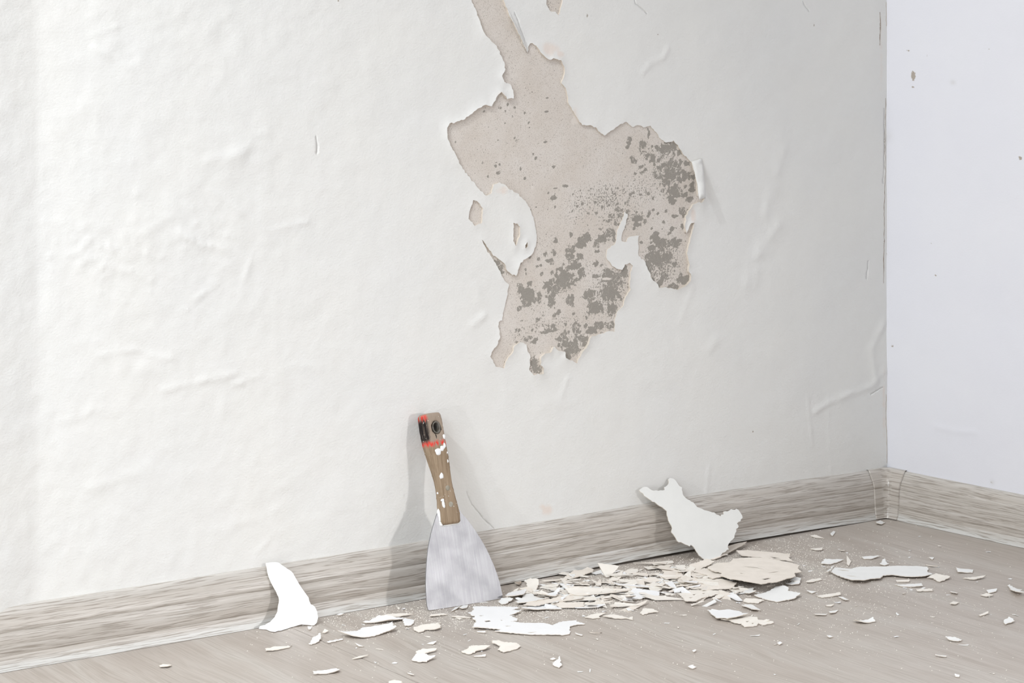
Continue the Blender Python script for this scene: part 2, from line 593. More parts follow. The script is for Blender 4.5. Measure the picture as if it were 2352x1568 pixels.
# raised wrinkles, blisters and scraped lines of the old paint (polyline, width m, height m)
RIDGES = [([(374, 896), (442, 879), (502, 866), (540, 857)], .007, .0011), ([(536, 883), (565, 874), (595, 861)], .006, .0010),
          ([(230, 815), (315, 802), (366, 823), (391, 821)], .007, .0010), ([(680, 840), (705, 838), (731, 845)], .009, .0008),
          ([(140, 972), (190, 955), (230, 934)], .009, .0008), ([(587, 1270), (616, 1242)], .0026, .0008),
          ([(413, 536), (450, 556), (520, 574)], .010, .0013), ([(478, 436), (530, 470), (574, 501), (612, 532), (650, 520), (704, 509)], .006, .0008),
          ([(337, 536), (402, 490)], .012, .0010), ([(474, 375), (520, 363), (551, 348), (612, 306)], .014, .0012),
          ([(214, 80), (268, 61)], .006, .0008), ([(215, 110), (255, 130), (302, 157)], .008, .0010), ([(480, 70), (540, 20)], .010, .0007),
          ([(340, 560), (337, 610), (345, 640)], .009, .0010), ([(160, 580), (190, 590), (330, 635)], .008, .0008),
          ([(445, 690), (500, 650)], .008, .0009), ([(560, 640), (575, 600)], .007, .0008), ([(210, 1120), (300, 1090), (345, 1075)], .010, .0006),
          ([(1855, 908), (1858, 960), (1865, 1022)], .0024, .0010), ([(1901, 908), (1903, 1000), (1908, 1091)], .0024, .0006),
          ([(1870, 946), (1901, 926), (1953, 902), (1998, 888), (2030, 853)], .007, .0014), ([(2010, 880), (1999, 800), (2028, 745)], .010, .0014),
          ([(1621, 1136), (1624, 1100), (1628, 1070)], .0028, .0008), ([(1718, 652), (1739, 586), (1780, 519)], .022, .0016),
          ([(1759, 489), (1780, 402), (1795, 331)], .018, .0013), ([(1474, 167), (1491, 146), (1522, 133), (1532, 112)], .006, .0010),
          ([(1590, 1210), (1800, 1140)], .02, .0003), ([(1630, 800), (1640, 780)], .012, .0009), ([(1560, 740), (1590, 660)], .009, .0006),
          ([(1290, 905), (1302, 870)], .006, .0009), ([(1085, 745), (1112, 724)], .008, .0016), ([(1090, 655), (1102, 690)], .010, .0008),
          ([(500, 1215), (640, 1170)], .012, .0004), ([(600, 1150), (700, 1080)], .010, .0005), ([(1660, 780), (1690, 830)], .015, .0007),
          ([(1475, 880), (1530, 870)], .018, .0006), ([(1240, 930), (1330, 915)], .016, .0005)]
BUMPS = [(547, 356, 22, .0018), (276, 840, 18, .0012), (332, 847, 20, .0011), (190, 575, 9, .0012), (240, 520, 14, .0008), (285, 545, 12, .0009),
         (310, 505, 12, .0008), (428, 545, 7, .0014), (440, 552, 6, .0012), (520, 540, 6, .0012), (535, 545, 5, .001), (430, 710, 5, .0014),
         (485, 647, 8, .0010), (345, 670, 6, .001), (555, 880, 10, .001), (1245, 975, 8, .0003), (1362, 961, 4, .0008), (1500, 825, 10, .0006),
         (1620, 700, 10, .0005), (1645, 790, 12, .0007)]
for i in range(46):
    BUMPS.append((rng.normal(250, 60), rng.normal(570, 55), rng.uniform(4, 11), rng.uniform(.0004, .0011)))
for i in range(20):
    BUMPS.append((rng.normal(470, 40), rng.normal(560, 40), rng.uniform(3, 8), rng.uniform(.0004, .0010)))
for i in range(26):
    BUMPS.append((rng.uniform(1300, 1950), rng.uniform(650, 1050), rng.uniform(3, 9), rng.uniform(.0002, .0005)))

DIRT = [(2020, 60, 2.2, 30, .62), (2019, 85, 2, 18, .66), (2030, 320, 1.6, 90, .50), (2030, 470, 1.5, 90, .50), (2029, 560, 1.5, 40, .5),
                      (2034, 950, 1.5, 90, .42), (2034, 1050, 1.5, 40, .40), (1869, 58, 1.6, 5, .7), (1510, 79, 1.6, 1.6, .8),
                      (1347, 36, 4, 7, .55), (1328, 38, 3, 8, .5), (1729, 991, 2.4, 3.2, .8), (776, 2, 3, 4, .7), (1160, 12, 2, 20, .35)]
X0, X1, Z0, Z1, ST = -1.75, 0.0, 0.0, 0.78, 0.0026
gx, gz = np.meshgrid(np.linspace(X0, X1, int((X1 - X0) / ST) + 1), np.linspace(Z0, Z1, int((Z1 - Z0) / ST) + 1))
gx = gx.ravel(); gz = gz.ravel()
border = (gx <= X0 + 1e-9) | (gx >= X1 - 1e-9) | (gz <= Z0 + 1e-9) | (gz >= Z1 - 1e-9)
keep = np.ones(len(gx), bool)
for hp in holes:
    lo = hp.min(0) - .01; hi = hp.max(0) + .01
    m = np.where((gx > lo[0]) & (gx < hi[0]) & (gz > lo[1]) & (gz < hi[1]))[0]
    d = seg_dist(gx[m], gz[m], hp)
    ins = inside(hp, gx[m], gz[m])
    keep[m[(d < .0013) | (ins & (d > .004))]] = False
CRACKS = [([(726, 314), (728, 332), (727.5, 350)], .0009), ([(1456, -5), (1458, 8), (1470, 18), (1484, 30)], .0007),
          ([(1844, 3), (1848, 14), (1857, 24)], .0007), ([(1070, 1130), (1082, 1158), (1104, 1185), (1133, 1213)], .0004),
          ([(1180, 28), (1192, 60), (1205, 92)], .0009), ([(1990, 640), (1994, 600)], .0006),
          ([(2000, 905), (2025, 890)], .0006), ([(2028, 420), (2030, 330), (2031, 250)], .0011)]
pts = []; edges = []
for hp in holes:
    s = len(pts)
    pts += list(hp)
    edges += [(s + i, s + (i + 1) % len(hp)) for i in range(len(hp))]
crk = []
for pl, wd in CRACKS:
    c = resample(wall2(pl), .004, .0003, False)
    t = np.gradient(c, axis=0); t /= np.linalg.norm(t, axis=1)[:, None]
    nn = np.stack([-t[:, 1], t[:, 0]], 1)
    taper = np.sin(np.linspace(0.05, math.pi - .05, len(c)))[:, None]
    for off in (-.5, 0, .5):
        s = len(pts)
        q = c + nn * wd * off * (taper if off else 1)
        if off == 0:
            crk += list(q)
            q = q
        pts += list(q)
        edges += [(s + i, s + i + 1) for i in range(len(q) - 1)]
    dd = seg_dist(gx, gz, c, False)
    keep[dd < wd * .5 + .0012] = False
keep |= border
for px, py, rx, ry, am in DIRT:
    c = on_wall(px, py)
    ex_, ez_ = 1.6 * rx / 1620, 1.6 * ry / 2050
    if ez_ > .02:
        continue
    for qx in np.arange(-ex_, ex_ + 1e-6, max(.0007, ex_ / 4)):
        for qz in np.arange(-ez_, ez_ + 1e-6, max(.0007, ez_ / 6)):
            if c[0] + qx < -.002 and c[2] + qz < Z1:
                pts.append(np.array([c[0] + qx + rng.uniform(-1, 1) * 1e-4, c[2] + qz + rng.uniform(-1, 1) * 1e-4]))
pts += list(np.stack([gx[keep], gz[keep]], 1))
V2, F2 = cdt(pts, edges)
cen = V2[F2].mean(1)
hole = np.zeros(len(F2), bool)
for hp in holes:
    lo = hp.min(0); hi = hp.max(0)
    m = np.where((cen[:, 0] > lo[0]) & (cen[:, 0] < hi[0]) & (cen[:, 1] > lo[1]) & (cen[:, 1] < hi[1]))[0]
    hole[m[inside(hp, cen[m, 0], cen[m, 1])]] = True
F2 = F2[~hole]
a = V2[F2[:, 1]] - V2[F2[:, 0]]; b = V2[F2[:, 2]] - V2[F2[:, 0]]
neg = (a[:, 0] * b[:, 1] - a[:, 1] * b[:, 0]) < 0
F2[neg] = F2[neg][:, ::-1]


def relief(x, z):
    h = 0.0009 * fbm(x * 7 + 3, z * 7, 3, 3) + 0.0007 * fbm(x * 26, z * 26, 31, 3)
    left = np.clip((-0.62 - x) / .35, 0, 1)
    h += left * 0.0007 * fbm(x * 60, z * 60, 77, 3)
    for pl, wd, ht in RIDGES:
        wd = wd * .68 if wd > .004 else wd
        p = wall2(pl)
        lo = p.min(0) - wd * 3; hi = p.max(0) + wd * 3
        m = np.where((x > lo[0]) & (x < hi[0]) & (z > lo[1]) & (z < hi[1]))[0]
        d = seg_dist(x[m], z[m], p, False)
        h[m] += .8 * ht * np.exp(-(d / wd) ** 2 * 1.6) * (0.65 + 1.1 * (vnoise(x[m] * 90, z[m] * 90, 5) + .3))
    for px, py, r, ht in BUMPS:
        c = on_wall(px, py)
        r = r / 2100
        m = np.where((abs(x - c[0]) < r * 3) & (abs(z - c[2]) < r * 3))[0]
        h[m] += .75 * ht * np.exp(-(((x[m] - c[0]) ** 2 + (z[m] - c[2]) ** 2) / r ** 2))
    return h


x = V2[:, 0]; z = V2[:, 1]
near = np.full(len(x), 1.0)
for hp in holes:
    lo = hp.min(0) - .03; hi = hp.max(0) + .03
    m = np.where((x > lo[0]) & (x < hi[0]) & (z > lo[1]) & (z < hi[1]))[0]
    near[m] = np.minimum(near[m], seg_dist(x[m], z[m], hp))
curl = np.clip(vnoise(x * 22 + 9, z * 22 + 4, 41) * 2.4 + .45, 0, 1)
skin = 0.0009 + np.maximum(relief(x, z), -0.0006) + 0.0024 * curl * np.exp(-near / 0.006)
# shallow valley, then an outward slope shaped to darken the wall's far end
bx = on_wall(95, 700)[0]
dl = np.clip(bx - x, 0, .066)
skin += 0.19 * (np.sqrt(dl ** 2 + .006 ** 2) - .006)
skin -= 0.0056 * np.exp(-np.sqrt((np.maximum(x - bx, 0) / .075) ** 2 + .03))
for q in crk:
    m = np.where((abs(x - q[0]) < 1e-6) & (abs(z - q[1]) < 1e-6))[0]
    skin[m] = -0.0006
fade = np.clip(np.minimum.reduce([(x - X0) / .05, (Z1 - z) / .05]), 0, 1)
skin = skin * fade + .001 * (1 - fade)
nV = len(V2)
verts = np.stack([x, -skin, z], 1)
cnt = set()
for t in F2:
    t = [int(i) for i in t]
    cnt.add((t[0], t[1])); cnt.add((t[1], t[2])); cnt.add((t[2], t[0]))
onb = (x <= X0 + 1e-6) | (x >= X1 - 1e-6) | (z <= Z0 + 1e-6) | (z >= Z1 - 1e-6)
rim = [e for e in cnt if (e[1], e[0]) not in cnt and not (onb[e[0]] and onb[e[1]])]
faces = [tuple(int(i) for i in t) for t in F2]
rv = sorted({i for e in rim for i in e})
mp = {v: k for k, v in enumerate(rv)}
nR = len(rv)
front = verts[rv]; back = front.copy(); back[:, 1] = 0.0012
verts = list(verts) + list(front) + list(back)
for a_, b_ in rim:
    fa, fb = nV + mp[a_], nV + mp[b_]
    faces.append((fb, fa, fa + nR, fb + nR))
mi = [0] * len(F2) + [1] * len(rim)
# plain wall beyond the measured part
s = len(verts)
yb = -0.001
for (xa, xb, za, zb) in ((-4.6, X0, 0, 2.6), (X0, X1, Z1, 2.6)):
    k = len(verts)
    verts += [(xa, yb, za), (xb, yb, za), (xb, yb, zb), (xa, yb, zb)]
    faces.append((k, k + 1, k + 2, k + 3)); mi.append(0)
wall = mesh_obj('wall_back', verts, faces, [M_WALL, M_EDGE], mat_idx=mi)
struct(wall, 'cream painted wall with a large peeled patch of bare speckled plaster', 'wall')
VX = np.array([v[0] for v in verts]); VZ = np.array([v[2] for v in verts])


def spots(X, Y, lst, conv):
    r = np.zeros(len(X))
    for px, py, rx, ry, amp in lst:
        c = conv(px, py)
        sc = 2050.0
        r = np.maximum(r, amp * np.exp(-(((X - c[0]) / (rx / sc / .79)) ** 2 + ((Y - c[1]) / (ry / sc)) ** 2)))
    return r


cw = lambda px, py: on_wall(px, py)[[0, 2]]
stain = spots(VX, VZ, [(1262, 112, 22, 16, .9), (1285, 125, 10, 8, .8), (1255, 1172, 14, 12, .9), (1245, 1165, 8, 8, .8), (1148, 222, 10, 10, .8),
                       (1150, 437, 14, 10, .8), (1320, 262, 8, 22, .7), (1590, 495, 7, 22, .8), (1700, 470, 200, 200, .12),
                       (2022, 150, 7, 160, .35), (2029, 930, 5, 120, .5)], cw)
attr(wall, 'stain', np.clip((stain * (1.0 + vnoise(VX * 150, VZ * 150, 8) * .9) - .22) * 2.2, 0, .95))
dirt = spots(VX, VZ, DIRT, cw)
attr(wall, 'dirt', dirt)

# bare plaster behind the skin
px0 = min(h_.min(0)[0] for h_ in holes) - .02; px1 = max(h_.max(0)[0] for h_ in holes) + .02
pz0 = min(h_.min(0)[1] for h_ in holes) - .02; pz1 = max(h_.max(0)[1] for h_ in holes) + .02
nx, nz = 300, 330
gx, gz = np.meshgrid(np.linspace(px0, px1, nx), np.linspace(pz0, pz1, nz))
gx = gx.ravel(); gz = gz.ravel()
gy = 0.0002 + 0.0003 * fbm(gx * 60, gz * 60, 91, 3)
idx = np.arange(nx * nz).reshape(nz, nx)
fq = np.stack([idx[:-1, :-1], idx[:-1, 1:], idx[1:, 1:], idx[1:, :-1]], -1).reshape(-1, 4)
pl = mesh_obj('exposed_plaster', np.stack([gx, gy, gz], 1), fq.tolist(), M_PLASTER, wall)
pl['label'] = 'bare pinkish plaster with grey pitted spots'
BL = [(1295, 640, 24, 26), (1280, 657, 26, 18), (1262, 655, 15, 9), (1310, 690, 10, 14), (1268, 692, 9, 15), (1215, 682, 18, 22), (1205, 670, 14, 10),
      (1195, 658, 8, 8), (1240, 682, 7, 12), (1207, 697, 10, 8), (1194, 708, 7, 6), (1338, 553, 15, 14), (1330, 562, 12, 9), (1313, 573, 12, 10),
      (1350, 543, 9, 11), (1385, 549, 13, 10), (1402, 535, 15, 11), (1412, 549, 7, 9), (1370, 560, 7, 10), (1310, 590, 10, 11), (1332, 588, 9, 9),
      (1320, 608, 14, 13), (1335, 627, 9, 16), (1530, 342, 20, 12), (1546, 335, 10, 14), (1546, 381, 22, 16), (1541, 402, 22, 14), (1532, 419, 13, 9),
      (1548, 438, 19, 10), (1543, 457, 11, 12), (1563, 447, 11, 7), (1567, 485, 9, 10), (1583, 402, 7, 10), (1590, 430, 7, 14), (1584, 458, 9, 7),
      (1575, 375, 8, 8), (1561, 350, 8, 8), (1474, 335, 7, 12), (1500, 364, 7, 9), (1490, 306, 4, 9), (1441, 338, 5, 5), (1444, 319, 4, 4),
      (1506, 593, 21, 18), (1490, 612, 12, 16), (1551, 558, 18, 12), (1567, 641, 12, 13), (1544, 657, 11, 7), (1520, 560, 16, 14), (1505, 545, 10, 16),
      (1530, 590, 16, 10), (1525, 635, 10, 12), (1515, 652, 8, 8), (1294, 786, 14, 14), (1316, 800, 16, 19), (1304, 818, 11, 11), (1323, 754, 9, 18),
      (1339, 777, 14, 9), (1358, 761, 14, 7), (1377, 746, 16, 12), (1403, 748, 11, 11), (1355, 680, 16, 15), (1367, 706, 20, 16), (1402, 671, 24, 22),
      (1418, 643, 17, 19), (1434, 624, 9, 14), (1396, 632, 14, 12), (1406, 712, 13, 13), (1227, 834, 8, 16), (1237, 850, 8, 7), (1272, 453, 7, 7),
      (1277, 551, 5, 6), (1312, 540, 4, 6), (1371, 578, 7, 3.5), (1236, 735, 5, 5), (1273, 723, 6, 5), (1283, 716, 5, 5), (1190, 758, 10, 4),
      (1225, 785, 8, 5), (1255, 762, 12, 5), (1217, 650, 6, 5), (1268, 601, 5, 6), (1425, 495, 6, 5), (1405, 495, 8, 6), (1465, 500, 12, 9),
      (1462, 515, 8, 8), (1147, 247, 4, 3), (1112, 256, 3, 3), (1167, 241, 2.5, 4), (1146, 397, 6, 4), (1231, 363, 3, 3), (1273, 383, 6, 2.5),
      (1196, 389, 3, 4), (1205, 411, 3, 4), (1120, 406, 3, 4), (1299, 427, 7, 3), (1276, 432, 5, 2), (1256, 256, 5, 2), (1255, 326, 6, 1.5), (1257, 224, 4, 2),
      (1140, 603, 8, 7), (1150, 618, 8, 10)]
for (cx_, cy_, sx_, sy_, n_b, r0, r1) in ((1505, 365, 38, 34, 42, 2.5, 6.5), (1570, 420, 22, 40, 26, 3, 7), (1525, 600, 36, 42, 34, 3, 8), (1405, 660, 30, 45, 30, 3, 8), (1290, 755, 70, 26, 40, 2, 5.5),
                                          (1400, 470, 70, 36, 50, 1.6, 3.6), (1190, 350, 80, 70, 34, 1.5, 3), (1300, 610, 50, 45, 24, 2, 5), (1215, 640, 35, 40, 14, 2, 5), (1330, 780, 26, 26, 16, 3, 7), (1460, 505, 50, 20, 22, 2.5, 6)):
    for _ in range(n_b):
        r_b = rng.uniform(r0, r1)
        BL.append((rng.normal(cx_, sx_), rng.normal(cy_, sy_), r_b * rng.uniform(.8, 1.4), r_b))
blob = spots(gx, gz, [(a_, b_, c_ * 1.08, d_ * 1.08, 1.0) for a_, b_, c_, d_ in BL], cw)
SPK = [(1390, 452, 75, 42, .80), (1340, 470, 60, 50, .62), (1470, 440, 70, 60, .62), (1430, 500, 90, 35, .75), (1320, 500, 60, 40, .5), (1530, 400, 60, 80, .75),
       (1520, 600, 60, 70, .95), (1400, 670, 60, 70, .85), (1280, 745, 110, 35, .62), (1200, 770, 40, 30, .6), (1330, 620, 60, 60, .45), (1230, 700, 70, 60, .45),
       (1500, 350, 60, 40, .55), (1150, 610, 40, 40, .75), (1228, 840, 22, 26, 1.0), (1330, 790, 60, 40, .6), (1250, 560, 40, 60, .42),
       (1140, 380, 110, 60, .22), (1180, 250, 90, 120, .20), (1150, 60, 80, 90, .24), (1270, 10, 40, 60, .4), (1090, 490, 30, 40, .2), (1300, 340, 90, 90, .18)]
speck = spots(gx, gz, SPK, cw)
attr(pl, 'blob', blob)
attr(pl, 'speck', np.maximum(speck, .20))
attr(pl, 'film', spots(gx, gz, [(1260, 730, 9, 6, .9), (1245, 755, 9, 9, .8), (1240, 818, 14, 7, 1.0), (1205, 200, 4, 12, .5), (1222, 430, 7, 14, .62), (1395, 640, 16, 5, .8),
                                (1403, 600, 14, 22, .9), (1345, 770, 8, 5, .7), (1420, 545, 10, 14, .8), (1320, 275, 14, 26, .62), (1575, 515, 9, 26, .8), (1160, 140, 8, 24, .7),
                                (1170, 225, 12, 10, .8), (1335, 815, 10, 14, .9), (1150, 435, 16, 10, .9), (1440, 690, 5, 30, .6), (1205, 600, 14, 16, .6)], cw))

# loose flap of paint hinged on the right edge of the patch
fp = [(1588, 371), (1611, 363), (1616, 400), (1619, 430), (1617, 453), (1602, 455), (1600, 421), (1595, 396)]
v, f, rm = flat_mesh(resample(wall2(fp), .004, .0003), .006)
hx = on_wall(1600, 370)[0]; hz = on_wall(1600, 364)[2]
drop = np.clip((hz - v[:, 1]) / .05, 0, 1)
out = 0.0022 + 0.015 * drop ** 1.5
vx = v[:, 0] - out * 0.75
fr = np.stack([vx, -out, v[:, 1]], 1); bk = fr + np.array([0.0003, .0008, 0])
n_ = len(v)
fcs = [tuple(t) for t in f.tolist()] + [tuple(n_ + i for i in t[::-1]) for t in f.tolist()] + [(b_, a_, a_ + n_, b_ + n_) for a_, b_ in rm]
o = mesh_obj('paint_flap', list(fr) + list(bk), fcs, [M_WALL, M_EDGE], wall, mat_idx=[0] * (2 * len(f)) + [1] * len(rm))
o['label'] = 'loose paint flap standing off the patch edge'
# curled lip of paint along the upper strip
lip = [(1163, 20), (1172, 40), (1186, 68), (1200, 98), (1210, 122)]
lp = resample(wall2(lip), .004, .0003, False)
k = len(lp); vs = []; fs = []
for i, q in enumerate(lp):
    tt = math.sin(math.pi * (i + .4) / (k - .2))
    vs += [(q[0] + .0002, -.0014, q[1]), (q[0] - .0035 * tt, -.0018 - .0042 * tt, q[1] + .001), (q[0] - .0030 * tt, -.0013 - .0036 * tt, q[1] + .0003), (q[0] + .0005, -.0006, q[1] - .0005)]
for i in range(k - 1):
    for j in range(4):
        fs.append((i * 4 + j, i * 4 + (j + 1) % 4, (i + 1) * 4 + (j + 1) % 4, (i + 1) * 4 + j))
o = mesh_obj('curled_lip', vs, fs, M_WALL, wall)

# brown broken filler showing in the corner
M_SEAM = mat_simple('brown_corner_filler', (0.36, 0.29, 0.23), .9, .1, .12, .6)
M_SEAM2 = mat_simple('pale_corner_filler', (0.62, 0.54, 0.45), .9, .1, .1, .6)
for cl, wd, mt_ in (([(2033, 225), (2031, 330), (2032, 400), (2029, 470), (2029.5, 560), (2029, 650)], .0013, M_SEAM), ([(2019, 28), (2021, 60), (2019, 104)], .0020, M_SEAM),
                    ([(2034, 905), (2033, 960), (2035, 1010), (2035, 1062)], .0012, M_SEAM2), ([(2034, 5), (2034, 60)], .0008, M_SEAM2)):
    c = resample(wall2(cl), .004, .0003, False)
    c[:, 0] = np.minimum(c[:, 0], -.0008)
    vs = []; fs = []
    fy = -(0.0009 + np.maximum(relief(c[:, 0].copy(), c[:, 1].copy()), -.0006)) - .00025
    for i_, q in enumerate(c):
        w_ = wd * rng.uniform(.12, .85) * .5
        vs += [(q[0] - w_, -.0004, q[1]), (q[0] - w_ * .6, fy[i_], q[1]), (q[0] + w_ * .6, fy[i_], q[1]), (q[0] + w_, -.0004, q[1])]
    for i_ in range(len(c) - 1):
        for j_ in range(3):
            fs.append((i_ * 4 + j_, i_ * 4 + j_ + 1, i_ * 4 + 5 + j_, i_ * 4 + 4 + j_))
    mesh_obj('corner_crack', vs, fs, mt_, wall)

# ------------------------------------------------------------------ right wall
ycol = np.concatenate([np.linspace(-.75, -.275, 40), np.linspace(-.27, .001, 150)])
nyy, nzz = len(ycol), 340
gyv, gzv = np.meshgrid(ycol, np.linspace(0, .78, nzz))
gyv = gyv.ravel(); gzv = gzv.ravel()
gxv = -(0.0008 + 0.0014 * fbm(gyv * 6, gzv * 6, 201, 3) + 0.0004 * fbm(gyv * 30, gzv * 30, 211, 3))
for pl_, wd, ht in [([(2150, 980), (2200, 992), (2240, 992)], .004, .0006), ([(2020, 745), (2035, 760), (2030, 830)], .008, .0008)]:
    p = np.array([on_right(*q)[[1, 2]] for q in pl_])
    gxv -= ht * np.exp(-(seg_dist(gyv, gzv, p, False) / wd) ** 2)
gxv += .0008
gxv *= np.clip(np.minimum((gyv + .75) / .08, (.78 - gzv) / .05), 0, 1)
idx = np.arange(nyy * nzz).reshape(nzz, nyy)
fq = np.stack([idx[:-1, :-1], idx[1:, :-1], idx[1:, 1:], idx[:-1, 1:]], -1).reshape(-1, 4).tolist()
vr = list(np.stack([gxv, gyv, gzv], 1))
for (ya, yb_, za, zb) in ((-4.6, -.75, 0, 2.6), (-.75, 0, .78, 2.6)):
    k = len(vr)
    vr += [(0, ya, za), (0, ya, zb), (0, yb_, zb), (0, yb_, za)]
    fq.append((k, k + 1, k + 2, k + 3))
rw = mesh_obj('wall_right', vr, fq, M_RWALL)
struct(rw, 'bluish white painted wall meeting the cream wall at the corner', 'wall')
RY = np.array([v_[1] for v_ in vr]); RZ = np.array([v_[2] for v_ in vr])
cr = lambda px, py: on_right(px, py)[[1, 2]]


def rspots(lst):
    r = np.zeros(len(RY))
    for px, py, rx, ry, amp in lst:
        c = cr(px, py)
        r = np.maximum(r, amp * np.exp(-(((RY - c[0]) / (rx / 1800 / .61)) ** 2 + ((RZ - c[1]) / (ry / 1800)) ** 2)))
    return r


attr(rw, 'dirt', rspots([(2098, 174, 5, 13, .95), (2097, 200, 4, 4, .7), (2086, 117, 5, 6, .55), (2129, 127, 5, 4, .5), (2343, 363, 4, 6, .8), (2139, 557, 2.4, 2.4, .8),
                         (2149, 632, 2.4, 2.4, .9), (2050, 794, 4, 4, .75), (2271, 114, 2, 2, .7), (2279, 1108, 3, 4, .6), (2036, 580, 3, 9, .6), (2036, 545, 2, 12, .5)]))
attr(rw, 'stain', rspots([(2188, 189, 5, 5, .7), (2041, 312, 8, 14, .35), (2280, 1107, 4, 6, .6)]))

# ------------------------------------------------------------------ floor planks
u_al = np.array([-math.sin(PLANK_ANG), -math.cos(PLANK_ANG)])     # away from the back wall
u_ac = np.array([math.cos(PLANK_ANG), -math.sin(PLANK_ANG)])      # to the right
seam0 = on_floor(671.4, 1441.7)[:2]
floor = mesh_obj('floor', [(-5.2, -5.2, -.012), (0.15, -5.2, -.012), (0.15, 0.15, -.012), (-5.2, 0.15, -.012)], [(0, 1, 2, 3)],
                 mat_simple('dark_underlay', (0.10, 0.085, 0.07), .9, .1))
struct(floor, 'grey oak laminate floor strewn with paint flakes', 'floor')
PW = 0.242
for kx in range(-17, 5):
    g0 = 0.0005 if kx == 0 else 0.0
    g1 = 0.0005 if kx == -1 else 0.0
    a0 = kx * PW + g0; a1 = (kx + 1) * PW - g1
    cuts = [-.12]
    st = 0.72 + 0.43 * ((kx * 5) % 3) if kx not in (-1, 0, 1, 2, 3) else 1.0 + .35 * ((kx * 2) % 3)
    cuts.append(st)
    while cuts[-1] < 5.2:
        cuts.append(cuts[-1] + 1.285)
    for c0, c1 in zip(cuts[:-1], cuts[1:]):
        mid = seam0 + u_ac * (a0 + a1) / 2 + u_al * (c0 + c1) / 2
        if mid[0] < -5.4 or mid[0] > 1.2 or mid[1] < -5.6:
            continue
        ch = .0002 if kx in (-1, 0) else .00002
        vs = []
        for (zz, ins) in ((-.008, 0), (-ch, 0), (0, ch)):
            for (aa, cc) in ((a0 + ins, c0 + ins), (a0 + ins, c1 - ins), (a1 - ins, c1 - ins), (a1 - ins, c0 + ins)):
                q = seam0 + u_ac * aa + u_al * cc
                vs.append((min(q[0], .14), min(q[1], .14), zz))
        fs = [(8, 9, 10, 11)]
        for r_ in (0, 4):
            for j in range(4):
                fs.append((r_ + j, r_ + (j + 1) % 4, r_ + 4 + (j + 1) % 4, r_ + 4 + j))
        mesh_obj('plank', vs, fs, M_FLOOR, floor, smooth=False)

# ------------------------------------------------------------------ skirting boards and the corner cap
PROF = [(0.0060, 0.0597), (-0.0022, 0.0597), (-0.0034, 0.0592), (-0.0052, 0.0560), (-0.0075, 0.0520), (-0.0098, 0.0478), (-0.0113, 0.0445), (-0.0122, 0.0412),
        (-0.0127, 0.0382), (-0.0123, 0.0377), (-0.0128, 0.0372), (-0.0134, 0.0300), (-0.0140, 0.0205), (-0.0143, 0.0152), (-0.0140, 0.0148), (-0.0145, 0.0143),
        (-0.0152, 0.0080), (-0.0161, 0.0040), (-0.0174, 0.0012), (-0.0176, 0.0003), (-0.0160, 0.0), (0.0005, 0.0)]
PROF = np.array(PROF)
S = np.concatenate([[0], np.cumsum(np.linalg.norm(np.diff(PROF, axis=0), axis=1))])


def lift(x):
    """the board has bowed off the floor between the scraper and the corner"""
    return 0.0030 * np.exp(-((x + 0.32) / 0.26) ** 2) * np.clip(-(x + .03) / .1, 0, 1)


def skirting(name, xs, conv, flip, label, lf):
    vs = []; al = []; ac = []
    for xx in xs:
        for (yy, zz), s_ in zip(PROF, S):
            vs.append(conv(xx, yy, zz + (lf(xx) if lf else 0)))
            al.append(xx); ac.append(s_)
    k = len(PROF); fs = []
    for i in range(len(xs) - 1):
        for j in range(k - 1):
            q = (i * k + j, i * k + j + 1, (i + 1) * k + j + 1, (i + 1) * k + j)
            fs.append(q if flip else q[::-1])
    o = mesh_obj(name, vs, fs, M_SKIRT)
    attr(o, 'along', al); attr(o, 'across', ac)
    m = o.modifiers.new('edge', 'EDGE_SPLIT'); m.split_angle = math.radians(50)
    struct(o, label, 'baseboard')
    return o


skirting('baseboard_back', np.concatenate([np.linspace(-4.6, -1.4, 8), np.linspace(-1.35, -.012, 60)]), lambda a_, y, zz: (a_, y, zz), True,
         'grey wood effect skirting board along the cream wall', lift)
skirting('baseboard_right', np.concatenate([np.linspace(-4.6, -.9, 8), np.linspace(-.85, -.012, 30)]), lambda a_, y, zz: (y, a_, zz), False,
         'grey wood effect skirting board along the bluish white wall', None)

# moulded inner corner cap
NA = 9
LEG = 0.0360
vs = []; al = []; ac = []
capP = PROF[1:19]
capS = S[1:19]
pn = []
for i in range(len(capP)):
    t_ = capP[min(i + 1, len(capP) - 1)] - capP[max(i - 1, 0)]
    t_ = t_ / np.linalg.norm(t_)
    pn.append((-abs(t_[1]), max(0, -t_[0] * np.sign(-t_[1])) if i < 8 else 0))
rings = []
for i, ((yy, zz), s_) in enumerate(zip(capP, capS)):
    d_ = -yy + 0.0018
    zz2 = zz + (0.0013 if i < 2 else 0.0007 if i < 8 else 0)
    rr = 0.006 + 0.006 * np.clip(zz / .06, 0, 1)
    leg = LEG
    inset = 0.0010 if i > 14 else 0
    ring = [(-leg, -d_ + .0016, zz2), (-leg + .0007, -d_, zz2)]
    for q in range(NA):
        an = math.pi / 2 * q / (NA - 1)
        cx, cy = -d_ - rr, -d_ - rr
        ring.append((cx + rr * math.sin(an), cy + rr * math.cos(an), zz2))
    ring += [(-d_, -leg + .0007, zz2), (-d_ + .0016, -leg, zz2)]
    for q, p in enumerate(ring):
        vs.append(p); al.append(q * .006 + 3.3); ac.append(s_ * .72 + .008)
k = len(ring); fs = []
for i in range(len(capP) - 1):
    for j in range(k - 1):
        fs.append((i * k + j, (i + 1) * k + j, (i + 1) * k + j + 1, i * k + j + 1))
